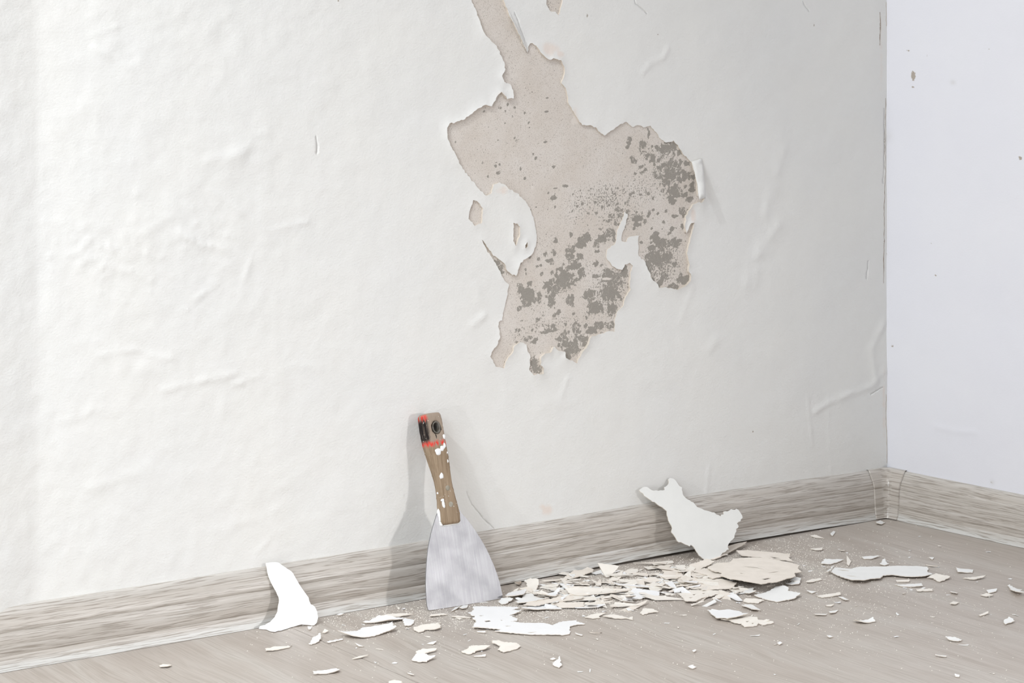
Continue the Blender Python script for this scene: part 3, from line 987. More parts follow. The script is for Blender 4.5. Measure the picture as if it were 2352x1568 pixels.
# top closing strip to the walls
s = len(vs)
topr = vs[:k]
for q, p in enumerate(topr):
    if q < k // 2:
        vs.append((p[0] if q < 2 else min(p[0], 0), 0.0, p[2]))
    else:
        vs.append((0.0, p[1] if q > k - 3 else min(p[1], 0), p[2]))
    al.append(q * .006 + 3.3); ac.append(0)
for j in range(k - 1):
    fs.append((j, j + 1, s + j + 1, s + j))
cap = mesh_obj('trim_1', vs, fs, M_CAP)
attr(cap, 'along', al); attr(cap, 'across', ac)
m = cap.modifiers.new('edge', 'EDGE_SPLIT'); m.split_angle = math.radians(45)
struct(cap, 'moulded corner cap joining the two skirting boards', 'trim')

# ------------------------------------------------------------------ paint scraper leaning on the wall
A = on_floor(985, 1403); B = on_floor(1152, 1375)
O = (A + B) / 2
EX = (B - A) / np.linalg.norm(B - A)
TP = np.array([-.7263, -.0125, .204])
d_ = TP - O
EV = d_ - EX * (d_ @ EX); EV /= np.linalg.norm(EV)
EN = np.cross(EX, EV)                      # faces the room
kn = bpy.data.objects.new('paint_scraper', None)
COL.objects.link(kn)
kn.matrix_world = Matrix(((EX[0], EV[0], EN[0], O[0]), (EX[1], EV[1], EN[1], O[1]), (EX[2], EV[2], EN[2], O[2] + .0004), (0, 0, 0, 1)))
tag(kn, 'paint scraper with steel blade and worn wooden handle leaning on the wall', 'scraper')

bl_out = [(-.0105, .108), (-.0185, .1025), (-.0212, .0988), (-.0284, .0865), (-.0346, .0741), (-.0400, .0598), (-.0452, .0409), (-.0485, .0234), (-.0500, .0058),
          (-.0495, .0018), (-.0484, .0004), (-.036, .0001), (-.018, -.0001), (0, -.0002), (.018, -.0001), (.036, .0001), (.0478, .0003), (.0494, .0012), (.0500, .0035), (.0484, .0189), (.0444, .0360), (.0375, .0553), (.0285, .0731), (.0189, .0882),
          (.0115, .0975), (.0040, .108)]
po = spline(bl_out, .004)
v, f, rm = flat_mesh(po, .006)
th = 0.0005 + 0.0004 * np.clip(v[:, 1] / .1, 0, 1)
bow = 0.0 * np.sin(np.clip(v[:, 1] / .1, 0, 1) * math.pi)
n_ = len(v)
fr = np.stack([v[:, 0], v[:, 1], bow + th], 1); bk = np.stack([v[:, 0], v[:, 1], bow - th], 1)
fcs = [tuple(t) for t in f.tolist()] + [tuple(n_ + i for i in t[::-1]) for t in f.tolist()]
ri = sorted({i for e in rm for i in e}); mp = {q: i for i, q in enumerate(ri)}
vv = list(fr) + list(bk) + list(fr[ri]) + list(bk[ri])
for a_, b_ in rm:
    fcs.append((2 * n_ + mp[b_], 2 * n_ + mp[a_], 2 * n_ + len(ri) + mp[a_], 2 * n_ + len(ri) + mp[b_]))
o = mesh_obj('blade', vv, fcs, M_BLADE, kn, smooth=False)
o['label'] = 'flared brushed steel blade'

# handle: outline, thickness along its length, rounded edges, hanging hole
HL = [(.2088, -.0165, -.0065), (.2083, -.0200, -.0030), (.2062, -.0222, -.0012), (.195, -.0226, -.0006), (.177, -.0219, .0001), (.158, -.0190, .0015), (.140, -.0158, .0021), (.128, -.0150, .0030),
      (.113, -.0157, .0053), (.100, -.0172, .0074), (.092, -.0176, .0074), (.0878, -.0160, .0058)]
outl = [(a_, v_) for v_, a_, b_ in HL] + [(-.005, .0872)] + [(b_, v_) for v_, a_, b_ in HL[::-1]]
po = spline(outl, .0022)
HC = (-.0108, .1925)
hole_p = np.array([(HC[0] + .0048 * math.cos(t), HC[1] + .0062 * math.sin(t)) for t in np.linspace(0, 2 * math.pi, 28, endpoint=False)])
v, f, rm = flat_mesh(po, .0022, [hole_p])
dist = np.minimum(seg_dist(v[:, 0], v[:, 1], po), seg_dist(v[:, 0], v[:, 1], hole_p))
T = np.interp(v[:, 1], [.0878, .10, .125, .15, .175, .2085], [.0052, .0056, .0062, .0080, .0096, .0092])
r_ = .0024
prof = r_ * np.sqrt(np.clip(1 - (1 - np.clip(dist / r_, 0, 1)) ** 2, 0, 1))
w_ = T - r_ + prof
n_ = len(v)
fr = np.stack([v[:, 0], v[:, 1], w_], 1); bk = np.stack([v[:, 0], v[:, 1], -w_], 1)
fcs = [tuple(t) for t in f.tolist()] + [tuple(n_ + i for i in t[::-1]) for t in f.tolist()] + [(b_, a_, a_ + n_, b_ + n_) for a_, b_ in rm]
o = mesh_obj('handle', list(fr) + list(bk), fcs, M_HANDLE, kn)
o['label'] = 'brown wooden handle with worn red and black dipped end'
handle = o

# steel liner of the hanging hole
vs = []; fs = []
K = 24
for w in (.0088, .0096, .0096, .0030, .0030):
    pass
ringsd = [(1.10, .0090), (1.10, .0101), (.86, .0100), (.80, .0085), (.80, -.0090)]
for sc_, w in ringsd:
    for q in range(K):
        an = 2 * math.pi * q / K
        vs.append((HC[0] + .0048 * sc_ * math.cos(an), HC[1] + .0062 * sc_ * math.sin(an), w))
for i in range(len(ringsd) - 1):
    for q in range(K):
        fs.append((i * K + q, i * K + (q + 1) % K, (i + 1) * K + (q + 1) % K, (i + 1) * K + q))
mesh_obj('hole_liner', vs, fs, M_DARKMETAL, handle)


def dome(name, u, v_, w, ru, rv_, h, mat, parent, seed=0, wob=.0):
    vs = [(u, v_, w + h)]; fs = []
    K = 36
    for ri_, (rad, hh) in enumerate(((.45, .92), (.8, .6), (1.0, .0), (1.0, -.6))):
        for q in range(K):
            an = 2 * math.pi * q / K
            k_ = rad * (1 + wob * math.sin(3 * an + seed) + wob * .6 * math.sin(5 * an + 2 * seed))
            vs.append((u + ru * k_ * math.cos(an), v_ + rv_ * k_ * math.sin(an), w + h * hh))
    for q in range(K):
        fs.append((0, 1 + q, 1 + (q + 1) % K))
    for i in range(3):
        for q in range(K):
            fs.append((1 + i * K + q, 1 + (i + 1) * K + q, 1 + (i + 1) * K + (q + 1) % K, 1 + i * K + (q + 1) % K))
    return mesh_obj(name, vs, fs, mat, parent)


def tw(v_):
    return float(np.interp(v_, [.0878, .10, .125, .15, .175, .2085], [.0052, .0056, .0062, .0080, .0096, .0092]))


for (pu, pv) in ((1028.5, 1120.5), (1036.5, 1158)):
    q = on_plane(pu, pv, O + EN * .0065, EN) - O
    dome('rivet', q @ EX, q @ EV, tw(q @ EV) - .0002, .0032, .0032, .0007, M_RIVET, handle, 1, .03)
for i, (pu, pv, ru, rv_) in enumerate(((1007, 1036, .0050, .0046), (1016, 1029, .0034, .0035), (1021, 1023, .0020, .0036), (1013.5, 1092, .0026, .0042),
                                      (1020, 1157, .0018, .0042), (1018, 1149, .0022, .0018), (1021, 1163, .0018, .0020), (1020, 1003, .0020, .0030),
                                      (1030, 1059, .0010, .0022), (1028, 1040, .0008, .0014), (1006, 1133, .0008, .0012))):
    q = on_plane(pu, pv, O + EN * (.0095 if pv < 1060 else .0065), EN) - O
    dome('paint_drip', q @ EX, q @ EV, tw(q @ EV) - .0004, ru, rv_, .0008, M_BLOB, handle, i, .09)
dome('paint_drip', -.0130, .2065, .0062, .0040, .0014, .0016, M_BLOB, handle, 3, .2)
# plaster smeared in the joint of handle and blade
for i, (u, v_, ru, rv_) in enumerate(((-.0180, .0985, .0018, .0075), (-.0170, .0890, .0026, .0024), (-.0060, .0868, .0105, .0011), (.0060, .0880, .0022, .0016))):
    dome('plaster_smear', u, v_, .0012, ru, rv_, .0012, M_PALE, kn, i, .15)

# ------------------------------------------------------------------ paint flakes
THK = 0.00075


def flake_mesh(name, P3, nrm, uvpoly, bend, mat_top, mat_bot, thick=THK, step=.006, jit=.0004, rstep=.003, holes=()):
    """P3(uv)->3d points of the lower face, nrm: offset direction, bend(uv)->offset"""
    po = resample(uvpoly, rstep, jit)
    v, f, rm = flat_mesh(po, step, holes)
    base = P3(v) + np.asarray(nrm)[None, :] * bend(v)[:, None]
    top = base + np.asarray(nrm)[None, :] * thick
    n_ = len(v)
    ri = sorted({i for e in rm for i in e}); mp = {q: i for i, q in enumerate(ri)}
    vv = np.concatenate([top, base, top[ri], base[ri]])
    fcs = [tuple(t) for t in f.tolist()] + [tuple(n_ + i for i in t[::-1]) for t in f.tolist()]
    for a_, b_ in rm:
        fcs.append((2 * n_ + mp[b_], 2 * n_ + mp[a_], 2 * n_ + len(ri) + mp[a_], 2 * n_ + len(ri) + mp[b_]))
    mi = [0] * len(f) + [1] * len(f) + [2] * len(rm)
    org = vv.mean(0); org[2] = vv[:, 2].min()
    o = mesh_obj(name, vv - org, fcs, [mat_top, mat_bot, M_EDGE], mat_idx=mi)
    o.location = org
    return o


# two large pieces standing against the skirting
F1 = [(610, 1293), (625, 1291), (640, 1292), (650, 1300), (660, 1307), (668, 1312), (675, 1322), (682, 1335), (690, 1348), (700, 1362), (708, 1373), (709, 1380), (713, 1388),
      (722, 1394), (728, 1406), (730, 1418), (727, 1430), (721, 1436), (706, 1435), (692, 1434), (684, 1436), (670, 1440), (658, 1444), (645, 1448), (632, 1451), (620, 1450),
      (612, 1446), (603, 1445), (594, 1444), (596, 1438), (608, 1435), (620, 1428), (630, 1418), (636, 1405), (638, 1390), (640, 1378), (636, 1366), (629, 1352), (622, 1340),
      (616, 1325), (613, 1312), (611, 1300)]


def standing(name, outline, b0, bdir, top, mat_top, mat_bot, bulge, label, jit=.0003):
    e1 = np.array(bdir, float); e1 /= np.linalg.norm(e1)
    e2 = top - b0
    e2 = e2 - e1 * (e2 @ e1); H = np.linalg.norm(e2); e2 /= H
    nn = np.cross(e1, e2)
    if nn[1] > 0:
        nn = -nn
    uv = []
    for px, py in outline:
        q = on_plane(px, py, b0, nn) - b0
        uv.append((q @ e1, q @ e2))
    uv = np.array(uv)

    def P3(v):
        p = b0 + v[:, :1] * e1 + v[:, 1:] * e2
        low = p[:, 2] < 0.0004
        # the foot curls out along the floor
        for i in np.where(low)[0]:
            d = p[i] - CAM
            t = (0.0004 - CAM[2]) / d[2]
            p[i] = CAM + d * t
        return p

    def bend(v):
        s_ = np.clip(v[:, 1] / H, 0, 1)
        return bulge * np.sin(s_ * math.pi) * np.clip(s_ * 4, 0, 1)
    o = flake_mesh(name, P3, nn, uv, bend, mat_top, mat_bot, .0010, .005, jit)
    tag(o, label, 'paint flake')
    return o


b0 = on_floor(655, 1441); b1 = on_floor(600, 1446); b2 = on_floor(722, 1437)
standing('paint_flake', F1, b0, b2 - b1, on_wall(625, 1291, -.0055), M_WHITE, M_CREAM, .0015,
         'white boot shaped paint flake standing on end against the skirting', .0002)
S2 = [(1467, 1125.7), (1474.4, 1120), (1485, 1119), (1495.7, 1126), (1510.5, 1127.4), (1525.4, 1125.7), (1524.4, 1120), (1534, 1111.5), (1537, 1097.6), (1546.7, 1099.8),
      (1555, 1110.4), (1564.8, 1120), (1566.9, 1136), (1576.4, 1147.6), (1591, 1155), (1599.8, 1165.7), (1614.7, 1172), (1633.8, 1177.4), (1653, 1187), (1663.6, 1175),
      (1682.7, 1172), (1689, 1169.3), (1697.6, 1176.3), (1703, 1185.9), (1698.7, 1197.6), (1691, 1202.9), (1694.4, 1209), (1687, 1225), (1685, 1235.8), (1678.5, 1242),
      (1671, 1252.8), (1673, 1262.4), (1644.5, 1280.5), (1631.7, 1285.8), (1616.8, 1284.7), (1604, 1276), (1595.6, 1261), (1585, 1251.8), (1582.8, 1256), (1568, 1248.6),
      (1557, 1246.4), (1548.8, 1233.7), (1540, 1223), (1542, 1214.6), (1536, 1201.8), (1531.8, 1189), (1529.7, 1175), (1519, 1165.7), (1506, 1158), (1493.5, 1149.7), (1478.7, 1139)]
s2 = standing('paint_flake', S2, on_floor(1625, 1286.5), (1, -.05, 0), on_wall(1545, 1100, -.0035), M_OLD, M_CREAM, .001,
              'large pale flake with two pointed arms propped upright against the skirting', .0006)
lipm = [(1631, 1286.5), (1650, 1277), (1673, 1263.5), (1696, 1257), (1716, 1253.5), (1704, 1263), (1680, 1273), (1655, 1283), (1640, 1287)]
uv = np.array([on_floor(*p)[:2] for p in lipm])
lo_ = flake_mesh('curled_edge', lambda v: np.stack([v[:, 0], v[:, 1], np.full(len(v), .0006)], 1), (0, 0, 1), uv,
                 lambda v: .004 * np.clip((v[:, 0] - uv[0, 0]) / .06, 0, 1), M_CREAM, M_CREAM, .0008, .004)
lo_.parent = s2
lo_.location = lo_.location - s2.location

W, P, C, L, BR = M_WHITE, M_PALE, M_CREAM, M_CREAML, M_BROWN
BACK = {id(W): C, id(P): C, id(C): P, id(L): W, id(BR): BR}


def floor_flake(outline, mat, label, z0=.0003, lift_=.002, ang=None, mode='edge', jit=.0004, group=None, name='paint_flake', rstep=.003, slits=()):
    hl = [resample([on_floor(a_, b_, z0 + lift_ * .3)[:2] for a_, b_ in sl], .003, .0001) for sl in slits]
    uv = np.array([on_floor(px, py, z0 + lift_ * .3)[:2] for px, py in outline])
    c = uv.mean(0)
    if ang is None:
        ang = rng.uniform(0, 2 * math.pi)
    ax = np.array([math.cos(ang), math.sin(ang)])
    pr = (uv - c) @ ax
    lo_, hi_ = pr.min(), pr.max()

    def bend(v):
        s_ = ((v - c) @ ax - lo_) / (hi_ - lo_ + 1e-9)
        if mode == 'edge':
            b_ = lift_ * np.clip(s_, 0, 1.2) ** 2
        elif mode == 'bowl':
            b_ = lift_ * (2 * s_ - 1) ** 2
        else:
            b_ = lift_ * (1 - (2 * s_ - 1) ** 2)
        b_ = b_ + .0006 * (vnoise(v[:, 0] * 90, v[:, 1] * 90, 3) + .5) * min(1.0, lift_ / .002)
        return np.maximum(b_, 0)
    o = flake_mesh(name, lambda v: np.stack([v[:, 0], v[:, 1], np.full(len(v), z0)], 1), (0, 0, 1), uv, bend, mat, BACK[id(mat)], THK, .006, jit, rstep, hl)
    tag(o, label, 'paint flake', group)
    return o


FRONT = math.radians(-52 - 75)     # towards the camera
SM_W = 'small white paint chip lying by itself on the open laminate'
SM_C = 'small cream paint chip lying by itself on the open laminate'
GS_W = 'small white chips on the open floor'
GS_C = 'small cream chips on the open floor'
FL = [
    # outline, material, label, z0, lift, mode
    ([(774, 1457), (793, 1455), (820, 1447), (832, 1440), (860, 1437.6), (895, 1437.6), (902, 1436), (902, 1443), (912, 1446), (899, 1449), (878.6, 1454), (858, 1459), (834, 1463), (809.6, 1463), (793, 1461)], W,
     'long white blade shaped flake curled up off the floor next to the boot shaped flake', .0003, .005, 'bowl'),
    ([(832, 1428), (848, 1426.5), (864, 1421), (885, 1418), (925, 1418), (937, 1421), (919, 1424.4), (891, 1429.5), (862, 1430.5), (842, 1430.5)], W,
     'narrow white flake in front of a thin cream sliver by the scraper blade', .0003, .003, 'bowl'),
    ([(862, 1418), (882.6, 1412), (905, 1410), (931, 1411), (950, 1413), (915, 1417)], L, 'thin cream sliver behind the narrow white flake by the scraper blade', .0003, .0015, 'edge'),
    ([(924.5, 1427.5), (932, 1423), (950, 1424), (951.5, 1428.6), (945.7, 1436), (930, 1438)], W, 'small hexagonal white chip touching the narrow white flake tip', .0003, .002, 'edge'),
    ([(718, 1546), (753, 1539), (773, 1535), (782, 1542), (769, 1545), (745, 1547), (720, 1549)], W, 'wedge shaped white strip alone on bare floor left of the plank joint', .0003, .002, 'bowl'),
    ([(608, 1493), (631, 1486), (651, 1485), (671, 1484), (655.5, 1489), (631, 1494), (611, 1496)], L, 'slender cream sliver below the boot shaped flake', .0003, .001, 'edge'),
    ([(710, 1478), (718, 1467), (734.6, 1461), (737.6, 1468), (728.5, 1474), (716, 1479)], W, 'white chip with a splinter lying across the plank joint', .0003, .004, 'edge'),
    ([(751, 1475), (773, 1470), (787, 1467.5), (787, 1470), (755, 1477)], W, 'straight white splinter on the plank joint', .0003, .0004, 'edge'),
    ([(893, 1565), (907, 1562), (923, 1565), (927, 1576), (905, 1582), (890, 1576)], L, 'rounded cream flake lying farther from the wall than the fish shaped flake', .0003, .001, 'edge'),
    ([(365, 1529.5), (374, 1526), (388, 1527), (395, 1529.5), (385, 1533), (369, 1533)], L, 'almond shaped cream chip alone near the skirting, away from all other flakes', .0003, .001, 'edge'),
    ([(950, 1441), (972, 1436), (991, 1435), (1010.5, 1438), (1012.7, 1444.6), (998, 1447.7), (978.7, 1446.7), (968, 1451), (960.6, 1452), (951, 1447.7)], L,
     'oval cream flake with a torn tail in front of the scraper blade', .0003, .002, 'edge'),
    ([(987, 1416), (993.5, 1411.6), (1019, 1409), (1027.5, 1411.6), (1006, 1415), (989, 1417)], L, 'short cream strip at the foot of the scraper blade', .0003, .001, 'edge'),
    ([(945.7, 1514.7), (955, 1504), (974.4, 1505), (983, 1509.4), (1001, 1511.5), (985, 1517), (981, 1520), (959.5, 1520), (948, 1517)], W,
     'fish shaped white flake touching a cream curl on the open floor', .0003, .0025, 'edge'),
    ([(955, 1499), (972, 1493.5), (1004, 1491), (1000, 1494.5), (978.7, 1500), (959.5, 1504)], L, 'cream curl lying on the fish shaped white flake', .0009, .0015, 'edge'),
    ([(1059.4, 1496.6), (1076.4, 1489), (1080.7, 1483), (1104, 1484.5), (1126.4, 1488), (1117, 1492.4), (1095.6, 1495.6), (1085, 1501), (1074, 1502), (1061.6, 1498)], L,
     'angular cream flake beside the hooked cream flake on the open floor', .0003, .002, 'edge'),
    ([(1129.6, 1475.4), (1144.5, 1474), (1159, 1477.5), (1187, 1477.5), (1194.4, 1483), (1190, 1489), (1166, 1495.6), (1155, 1498), (1143.4, 1491), (1151, 1486), (1140, 1482), (1130.7, 1478.6)], L,
     'cream flake with a hooked arm on the open floor', .0003, .002, 'edge'),
    ([(1267.8, 1522), (1278, 1519), (1285, 1515), (1286.5, 1522), (1291.6, 1527.5), (1282.7, 1531.7), (1274, 1527.5)], W, 'jagged white chip standing up alone on the open floor', .0003, .004, 'edge'),
    ([(1263.5, 1514.5), (1271, 1512), (1277, 1514.5), (1270, 1516)], W, 'small white paint chip touching the jagged upright chip', .0003, .0006, 'edge'),
    ([(1085, 1399), (1112.6, 1398), (1155, 1397), (1186, 1397), (1191, 1400), (1176, 1404), (1198, 1405), (1185, 1410.5), (1170, 1416), (1183, 1416), (1176, 1418), (1189, 1423), (1187, 1427.5),
      (1172, 1428.6), (1197.6, 1431), (1223, 1431), (1248.6, 1431), (1270, 1436), (1282.7, 1428.6), (1304, 1425.4), (1321, 1424), (1329.4, 1428.6), (1344, 1433), (1322, 1435), (1309, 1438), (1309, 1444.6),
      (1308, 1455), (1295.4, 1457.7), (1261, 1457), (1219, 1457), (1187, 1455), (1155, 1452), (1136, 1450), (1153, 1446.7), (1129.6, 1444.6), (1083, 1442.4), (1089, 1436), (1093.5, 1428.6), (1085, 1423),
      (1091, 1419), (1081, 1416), (1078.6, 1411.6), (1089, 1406)], W, 'largest white torn sheet with ragged edges in front of the scraper', .0003, .003, 'edge'),
    ([(1036, 1416.5), (1053, 1415), (1081, 1418), (1079, 1420), (1050, 1418.6)], L, 'straight cream splinter pointing at the torn white sheet', .0003, .0004, 'edge'),
    # heap below the patch, lowest first
    ([(1202, 1393.7), (1215, 1383), (1249, 1379), (1283, 1370), (1312.6, 1370), (1346.6, 1369), (1338, 1375.6), (1312.6, 1379), (1285, 1383), (1258, 1387), (1232, 1395)], C,
     'long cream shard in the heap lying between the scraper tip and the white torn strip', .0016, .002, 'edge'),
    ([(1195.7, 1400), (1227.6, 1393.7), (1249, 1387), (1268, 1387), (1292.4, 1399), (1261.6, 1400), (1232, 1402.6), (1202, 1403)], W, 'white triangular flake at the front edge of the heap', .0004, .003, 'edge'),
    ([(1266, 1387), (1276, 1382), (1302, 1385), (1340, 1385), (1342, 1393.7), (1312.6, 1396), (1287, 1396)], C, 'cream oblong shard at the front edge of the heap', .0012, .001, 'edge'),
    ([(1340, 1393.7), (1351, 1388), (1372, 1390.5), (1371, 1397), (1346.6, 1397.5)], W, 'small white block chip at the end of the cream oblong shard', .0004, .0015, 'edge'),
    ([(1297.7, 1357.5), (1312.6, 1355.4), (1355, 1353), (1408, 1352), (1446.5, 1351), (1442, 1357.5), (1417, 1365), (1376, 1367), (1344.5, 1369), (1319, 1366), (1304, 1361)], L,
     'longest cream boat shaped shard across the middle of the heap', .0028, .003, 'bowl'),
    ([(1160.6, 1369), (1168, 1362), (1191, 1356.5), (1211.6, 1352), (1206, 1364), (1198, 1371), (1183, 1373), (1165, 1373)], W, 'white fin shaped flake resting by the scraper blade corner', .0022, .003, 'edge'),
    ([(1144.6, 1382), (1153, 1375.6), (1170, 1375.6), (1178.6, 1379), (1164, 1386), (1153, 1387.7)], P, 'pale chip at the very corner of the scraper blade', .0004, .002, 'edge'),
    ([(1223, 1363), (1249, 1366), (1278.6, 1357.5), (1287, 1357), (1276, 1368), (1249, 1371), (1232, 1368)], W, 'white curled crescent lying on the heap beside the boat shaped shard', .0034, .004, 'bowl'),
    ([(1202, 1366), (1219, 1364), (1240, 1375), (1255, 1378), (1225, 1385), (1190, 1388), (1183, 1384), (1200, 1374)], P, 'pale shard with a dark hole in the heap by the scraper', .0010, .002, 'edge'),
    ([(1205, 1339.5), (1219, 1338), (1238, 1340.5), (1236, 1349), (1227.6, 1355), (1215, 1356.5), (1210.5, 1346)], L, 'squarish cream chip leaning up at the back of the heap near the scraper', .0016, .006, 'edge'),
    ([(1181, 1342.7), (1195.7, 1334), (1199, 1336.5), (1191, 1345)], BR, 'brown splinter beside the scraper at the foot of the skirting', .0004, .003, 'edge'),
    ([(1297.7, 1325.7), (1319, 1312), (1336, 1311), (1351, 1306.5), (1363.6, 1312), (1361.5, 1316), (1334, 1323.5), (1321, 1327), (1295.6, 1337), (1283, 1338)], C,
     'long cream shard tucked along the skirting behind the heap', .0010, .002, 'edge'),
    ([(1400, 1333), (1408, 1323.5), (1423, 1315), (1431.6, 1317), (1427, 1325.7), (1419, 1333)], L, 'cream chip beside the upright cream triangle', .0010, .002, 'edge'),
    ([(1431, 1314), (1450, 1307), (1466, 1307), (1464, 1314), (1440, 1321)], L, 'pale cream chip behind the heap close to the skirting gap', .0006, .001, 'edge'),
    ([(1417, 1368), (1427, 1371), (1457, 1356.5), (1472, 1357.5), (1515.6, 1361), (1512.4, 1374.6), (1482.7, 1372), (1470, 1375.6), (1429.5, 1375.6)], W,
     'white torn flake with a square end at the front of the heap', .0006, .003, 'edge'),
    ([(1404, 1340.5), (1444, 1343.7), (1521, 1347), (1519, 1350), (1461, 1349), (1420, 1346)], W, 'long straight white splinter across the heap', .0022, .001, 'edge'),
    ([(1511, 1298), (1540, 1300), (1560, 1310), (1570, 1325), (1555, 1333), (1530, 1335), (1518, 1327), (1525, 1315)], C, 'crumpled cream shard left of the propped flake foot', .0008, .003, 'edge'),
    ([(1498, 1294), (1520, 1291), (1543, 1290), (1548, 1293), (1522, 1299), (1505, 1299)], L, 'flat cream chip by the skirting gap left of the propped flake', .0004, .001, 'edge'),
    ([(1527.6, 1340), (1544.6, 1339), (1557, 1353), (1580.7, 1356), (1566, 1360), (1546.7, 1354), (1532, 1344)], W, 'crooked white shard at the end of the long straight splinter', .0012, .002, 'edge'),
    ([(1553, 1325), (1591, 1329), (1659, 1333.6), (1693, 1342), (1678.5, 1352.7), (1623, 1355), (1591, 1351.7), (1561.6, 1344)], C, 'broad cream shard spreading in front of the big cream plate', .0010, .002, 'edge'),
    ([(1553, 1361), (1591, 1355), (1655, 1357), (1651, 1365.5), (1612.6, 1376), (1597.7, 1384.6), (1574, 1383.6), (1570, 1376)], L, 'cream crumbly shard with holes at the front of the heap', .0004, .002, 'edge'),
    ([(1634, 1374), (1655, 1363), (1674, 1363), (1655, 1374), (1638, 1377)], L, 'short cream strip next to the crumbly shard', .0004, .001, 'edge'),
    ([(1546.7, 1335.7), (1591, 1333.6), (1602, 1335.7), (1602, 1342), (1570, 1340)], W, 'white strip lying on the broad cream shard', .0034, .002, 'edge'),
    ([(1574, 1310), (1585, 1297.5), (1623, 1290), (1642, 1294), (1629.6, 1299.6), (1612.6, 1305), (1591, 1311)], C, 'cream wing shaped shard at the propped flake foot', .0020, .004, 'edge'),
    ([(1589, 1311), (1619, 1305), (1638, 1312), (1657, 1321), (1661.5, 1329), (1636, 1331.5), (1621, 1321), (1604, 1316.6)], C, 'cream shard overlapped by the big cream plate', .0028, .002, 'edge'),
    ([(1691, 1268), (1719, 1265.6), (1761, 1268), (1793, 1270), (1816.7, 1272), (1812.4, 1280.5), (1822, 1290), (1793, 1286), (1761, 1283), (1704, 1281)], C, 'cream sheet lying behind the big cream plate', .0030, .003, 'edge'),
    ([(1625, 1303), (1644.5, 1291), (1676, 1289), (1685, 1280.5), (1719, 1278), (1761, 1279), (1793, 1285), (1821, 1291), (1836, 1297.5), (1831.6, 1304), (1841, 1314.5), (1825, 1316.6), (1827, 1327), (1804, 1335.7),
      (1783, 1344), (1765.6, 1346), (1748.6, 1351.7), (1729.5, 1346), (1708, 1340), (1676, 1333.6), (1655, 1325), (1657, 1316.6), (1640, 1312)], C,
     'biggest cream plate of peeled paint lying back side up', .0046, .006, 'front'),
    ([(1731.6, 1366.6), (1759, 1361), (1782.6, 1350.6), (1801.8, 1350.6), (1812.4, 1356), (1810, 1360), (1839, 1367.6), (1825, 1376), (1784.8, 1381.4), (1757, 1376)], P,
     'white angular flake just in front of the big cream plate', .0003, .003, 'edge'),
    ([(1708, 1359), (1714.6, 1349.5), (1731.6, 1349.5), (1728.5, 1358), (1736, 1365.5), (1721, 1364.4)], P, 'bent pale chip under the front rim of the big cream plate', .0003, .005, 'edge'),
    ([(1706, 1381.4), (1712.5, 1375), (1735, 1377), (1755, 1380.4), (1740, 1385.7), (1715, 1384)], L, 'frilly cream flake below the white angular flake', .0003, .001, 'edge'),
    ([(1703, 1392.6), (1712.6, 1388), (1726, 1388), (1735.6, 1394.5), (1747, 1403), (1726, 1403), (1718, 1398)], P, 'white shield shaped flake between the angular flake and the oval one', .0003, .002, 'edge'),
    ([(1625.6, 1400), (1640, 1402), (1674, 1400), (1699, 1406), (1705, 1411.7), (1719, 1414.6), (1701, 1420), (1668.6, 1425), (1663, 1422), (1645.7, 1421), (1636, 1411.7)], W,
     'oval white flake overlapping a torn cream scrap', .0012, .003, 'edge'),
    ([(1655, 1424), (1684, 1423), (1703, 1421), (1716, 1416.5), (1737.5, 1418), (1741, 1424), (1774, 1427), (1776.7, 1431), (1753, 1435.7), (1741, 1431), (1737.5, 1437.6), (1709, 1440.4), (1703, 1433), (1688, 1432), (1676, 1427)], L,
     'torn cream scrap under the oval white flake', .0003, .001, 'edge'),
    ([(1908, 1313.6), (1917, 1302.5), (1954, 1306), (1974, 1301), (2028, 1301), (2063, 1299), (2112, 1300), (2129.6, 1301), (2132, 1306), (2129.6, 1313.6), (2144, 1320), (2124.6, 1325), (2092.5, 1327), (2048, 1322),
      (2029, 1323.5), (2023, 1331), (1998.4, 1333.4), (1986, 1338), (1959, 1338), (1934, 1328.4), (1919, 1321)], P, 'longest white club shaped flake lying toward the room corner', .0004, .003, 'front'),
    ([(2129.6, 1327), (2149, 1321), (2184, 1327), (2169, 1333.4), (2157, 1336), (2142, 1328.4)], L, 'cream leaf shaped chip at the tip of the club shaped flake', .0003, .002, 'edge'),
    ([(1884.6, 1295), (1894.5, 1287.6), (1919, 1286.4), (1939, 1285), (1924, 1291), (1909, 1296)], P, 'small pale bird shaped chip behind the blunt end of the club shaped flake', .0003, .002, 'edge'),
    ([(1897, 1317), (1912, 1301), (1917, 1299), (1904, 1316)], P, 'pale splinter crossing the blunt end of the club shaped flake', .0012, .002, 'edge'),
    ([(1978.6, 1279), (1998.4, 1277.7), (2022, 1279), (2003, 1284), (1986, 1284)], P, 'T shaped pale chip lying behind the club shaped flake', .0003, .001, 'edge'),
    ([(2020.7, 1295), (2030.6, 1286.4), (2041.7, 1295), (2030.6, 1297.5)], P, 'triangular pale chip standing right behind the club shaped flake', .0003, .003, 'edge'),
    ([(2195, 1307.4), (2216, 1308.6), (2236, 1308.6), (2233.5, 1315), (2201, 1315)], P, 'rectangular pale chip lying near the skirting of the bluish wall', .0003, .002, 'edge'),
    ([(2210, 1328), (2236, 1326), (2265.6, 1325), (2255.7, 1328.4), (2236, 1331)], L, 'cream needle shaped sliver near the skirting of the bluish wall', .0003, .002, 'edge'),
    ([(2315, 1343), (2317.6, 1341), (2335, 1352), (2348.5, 1355.6), (2342, 1362), (2355, 1364), (2352, 1367), (2332, 1364), (2322.5, 1357)], P, 'pale hook shaped flake with a long tail near the skirting of the bluish wall', .0003, .004, 'edge'),
    ([(2054, 1343), (2097, 1342), (2117, 1342), (2119.6, 1347), (2097, 1348), (2072.6, 1347)], P, 'pale ragged strip just in front of the club shaped flake', .0003, .001, 'edge'),
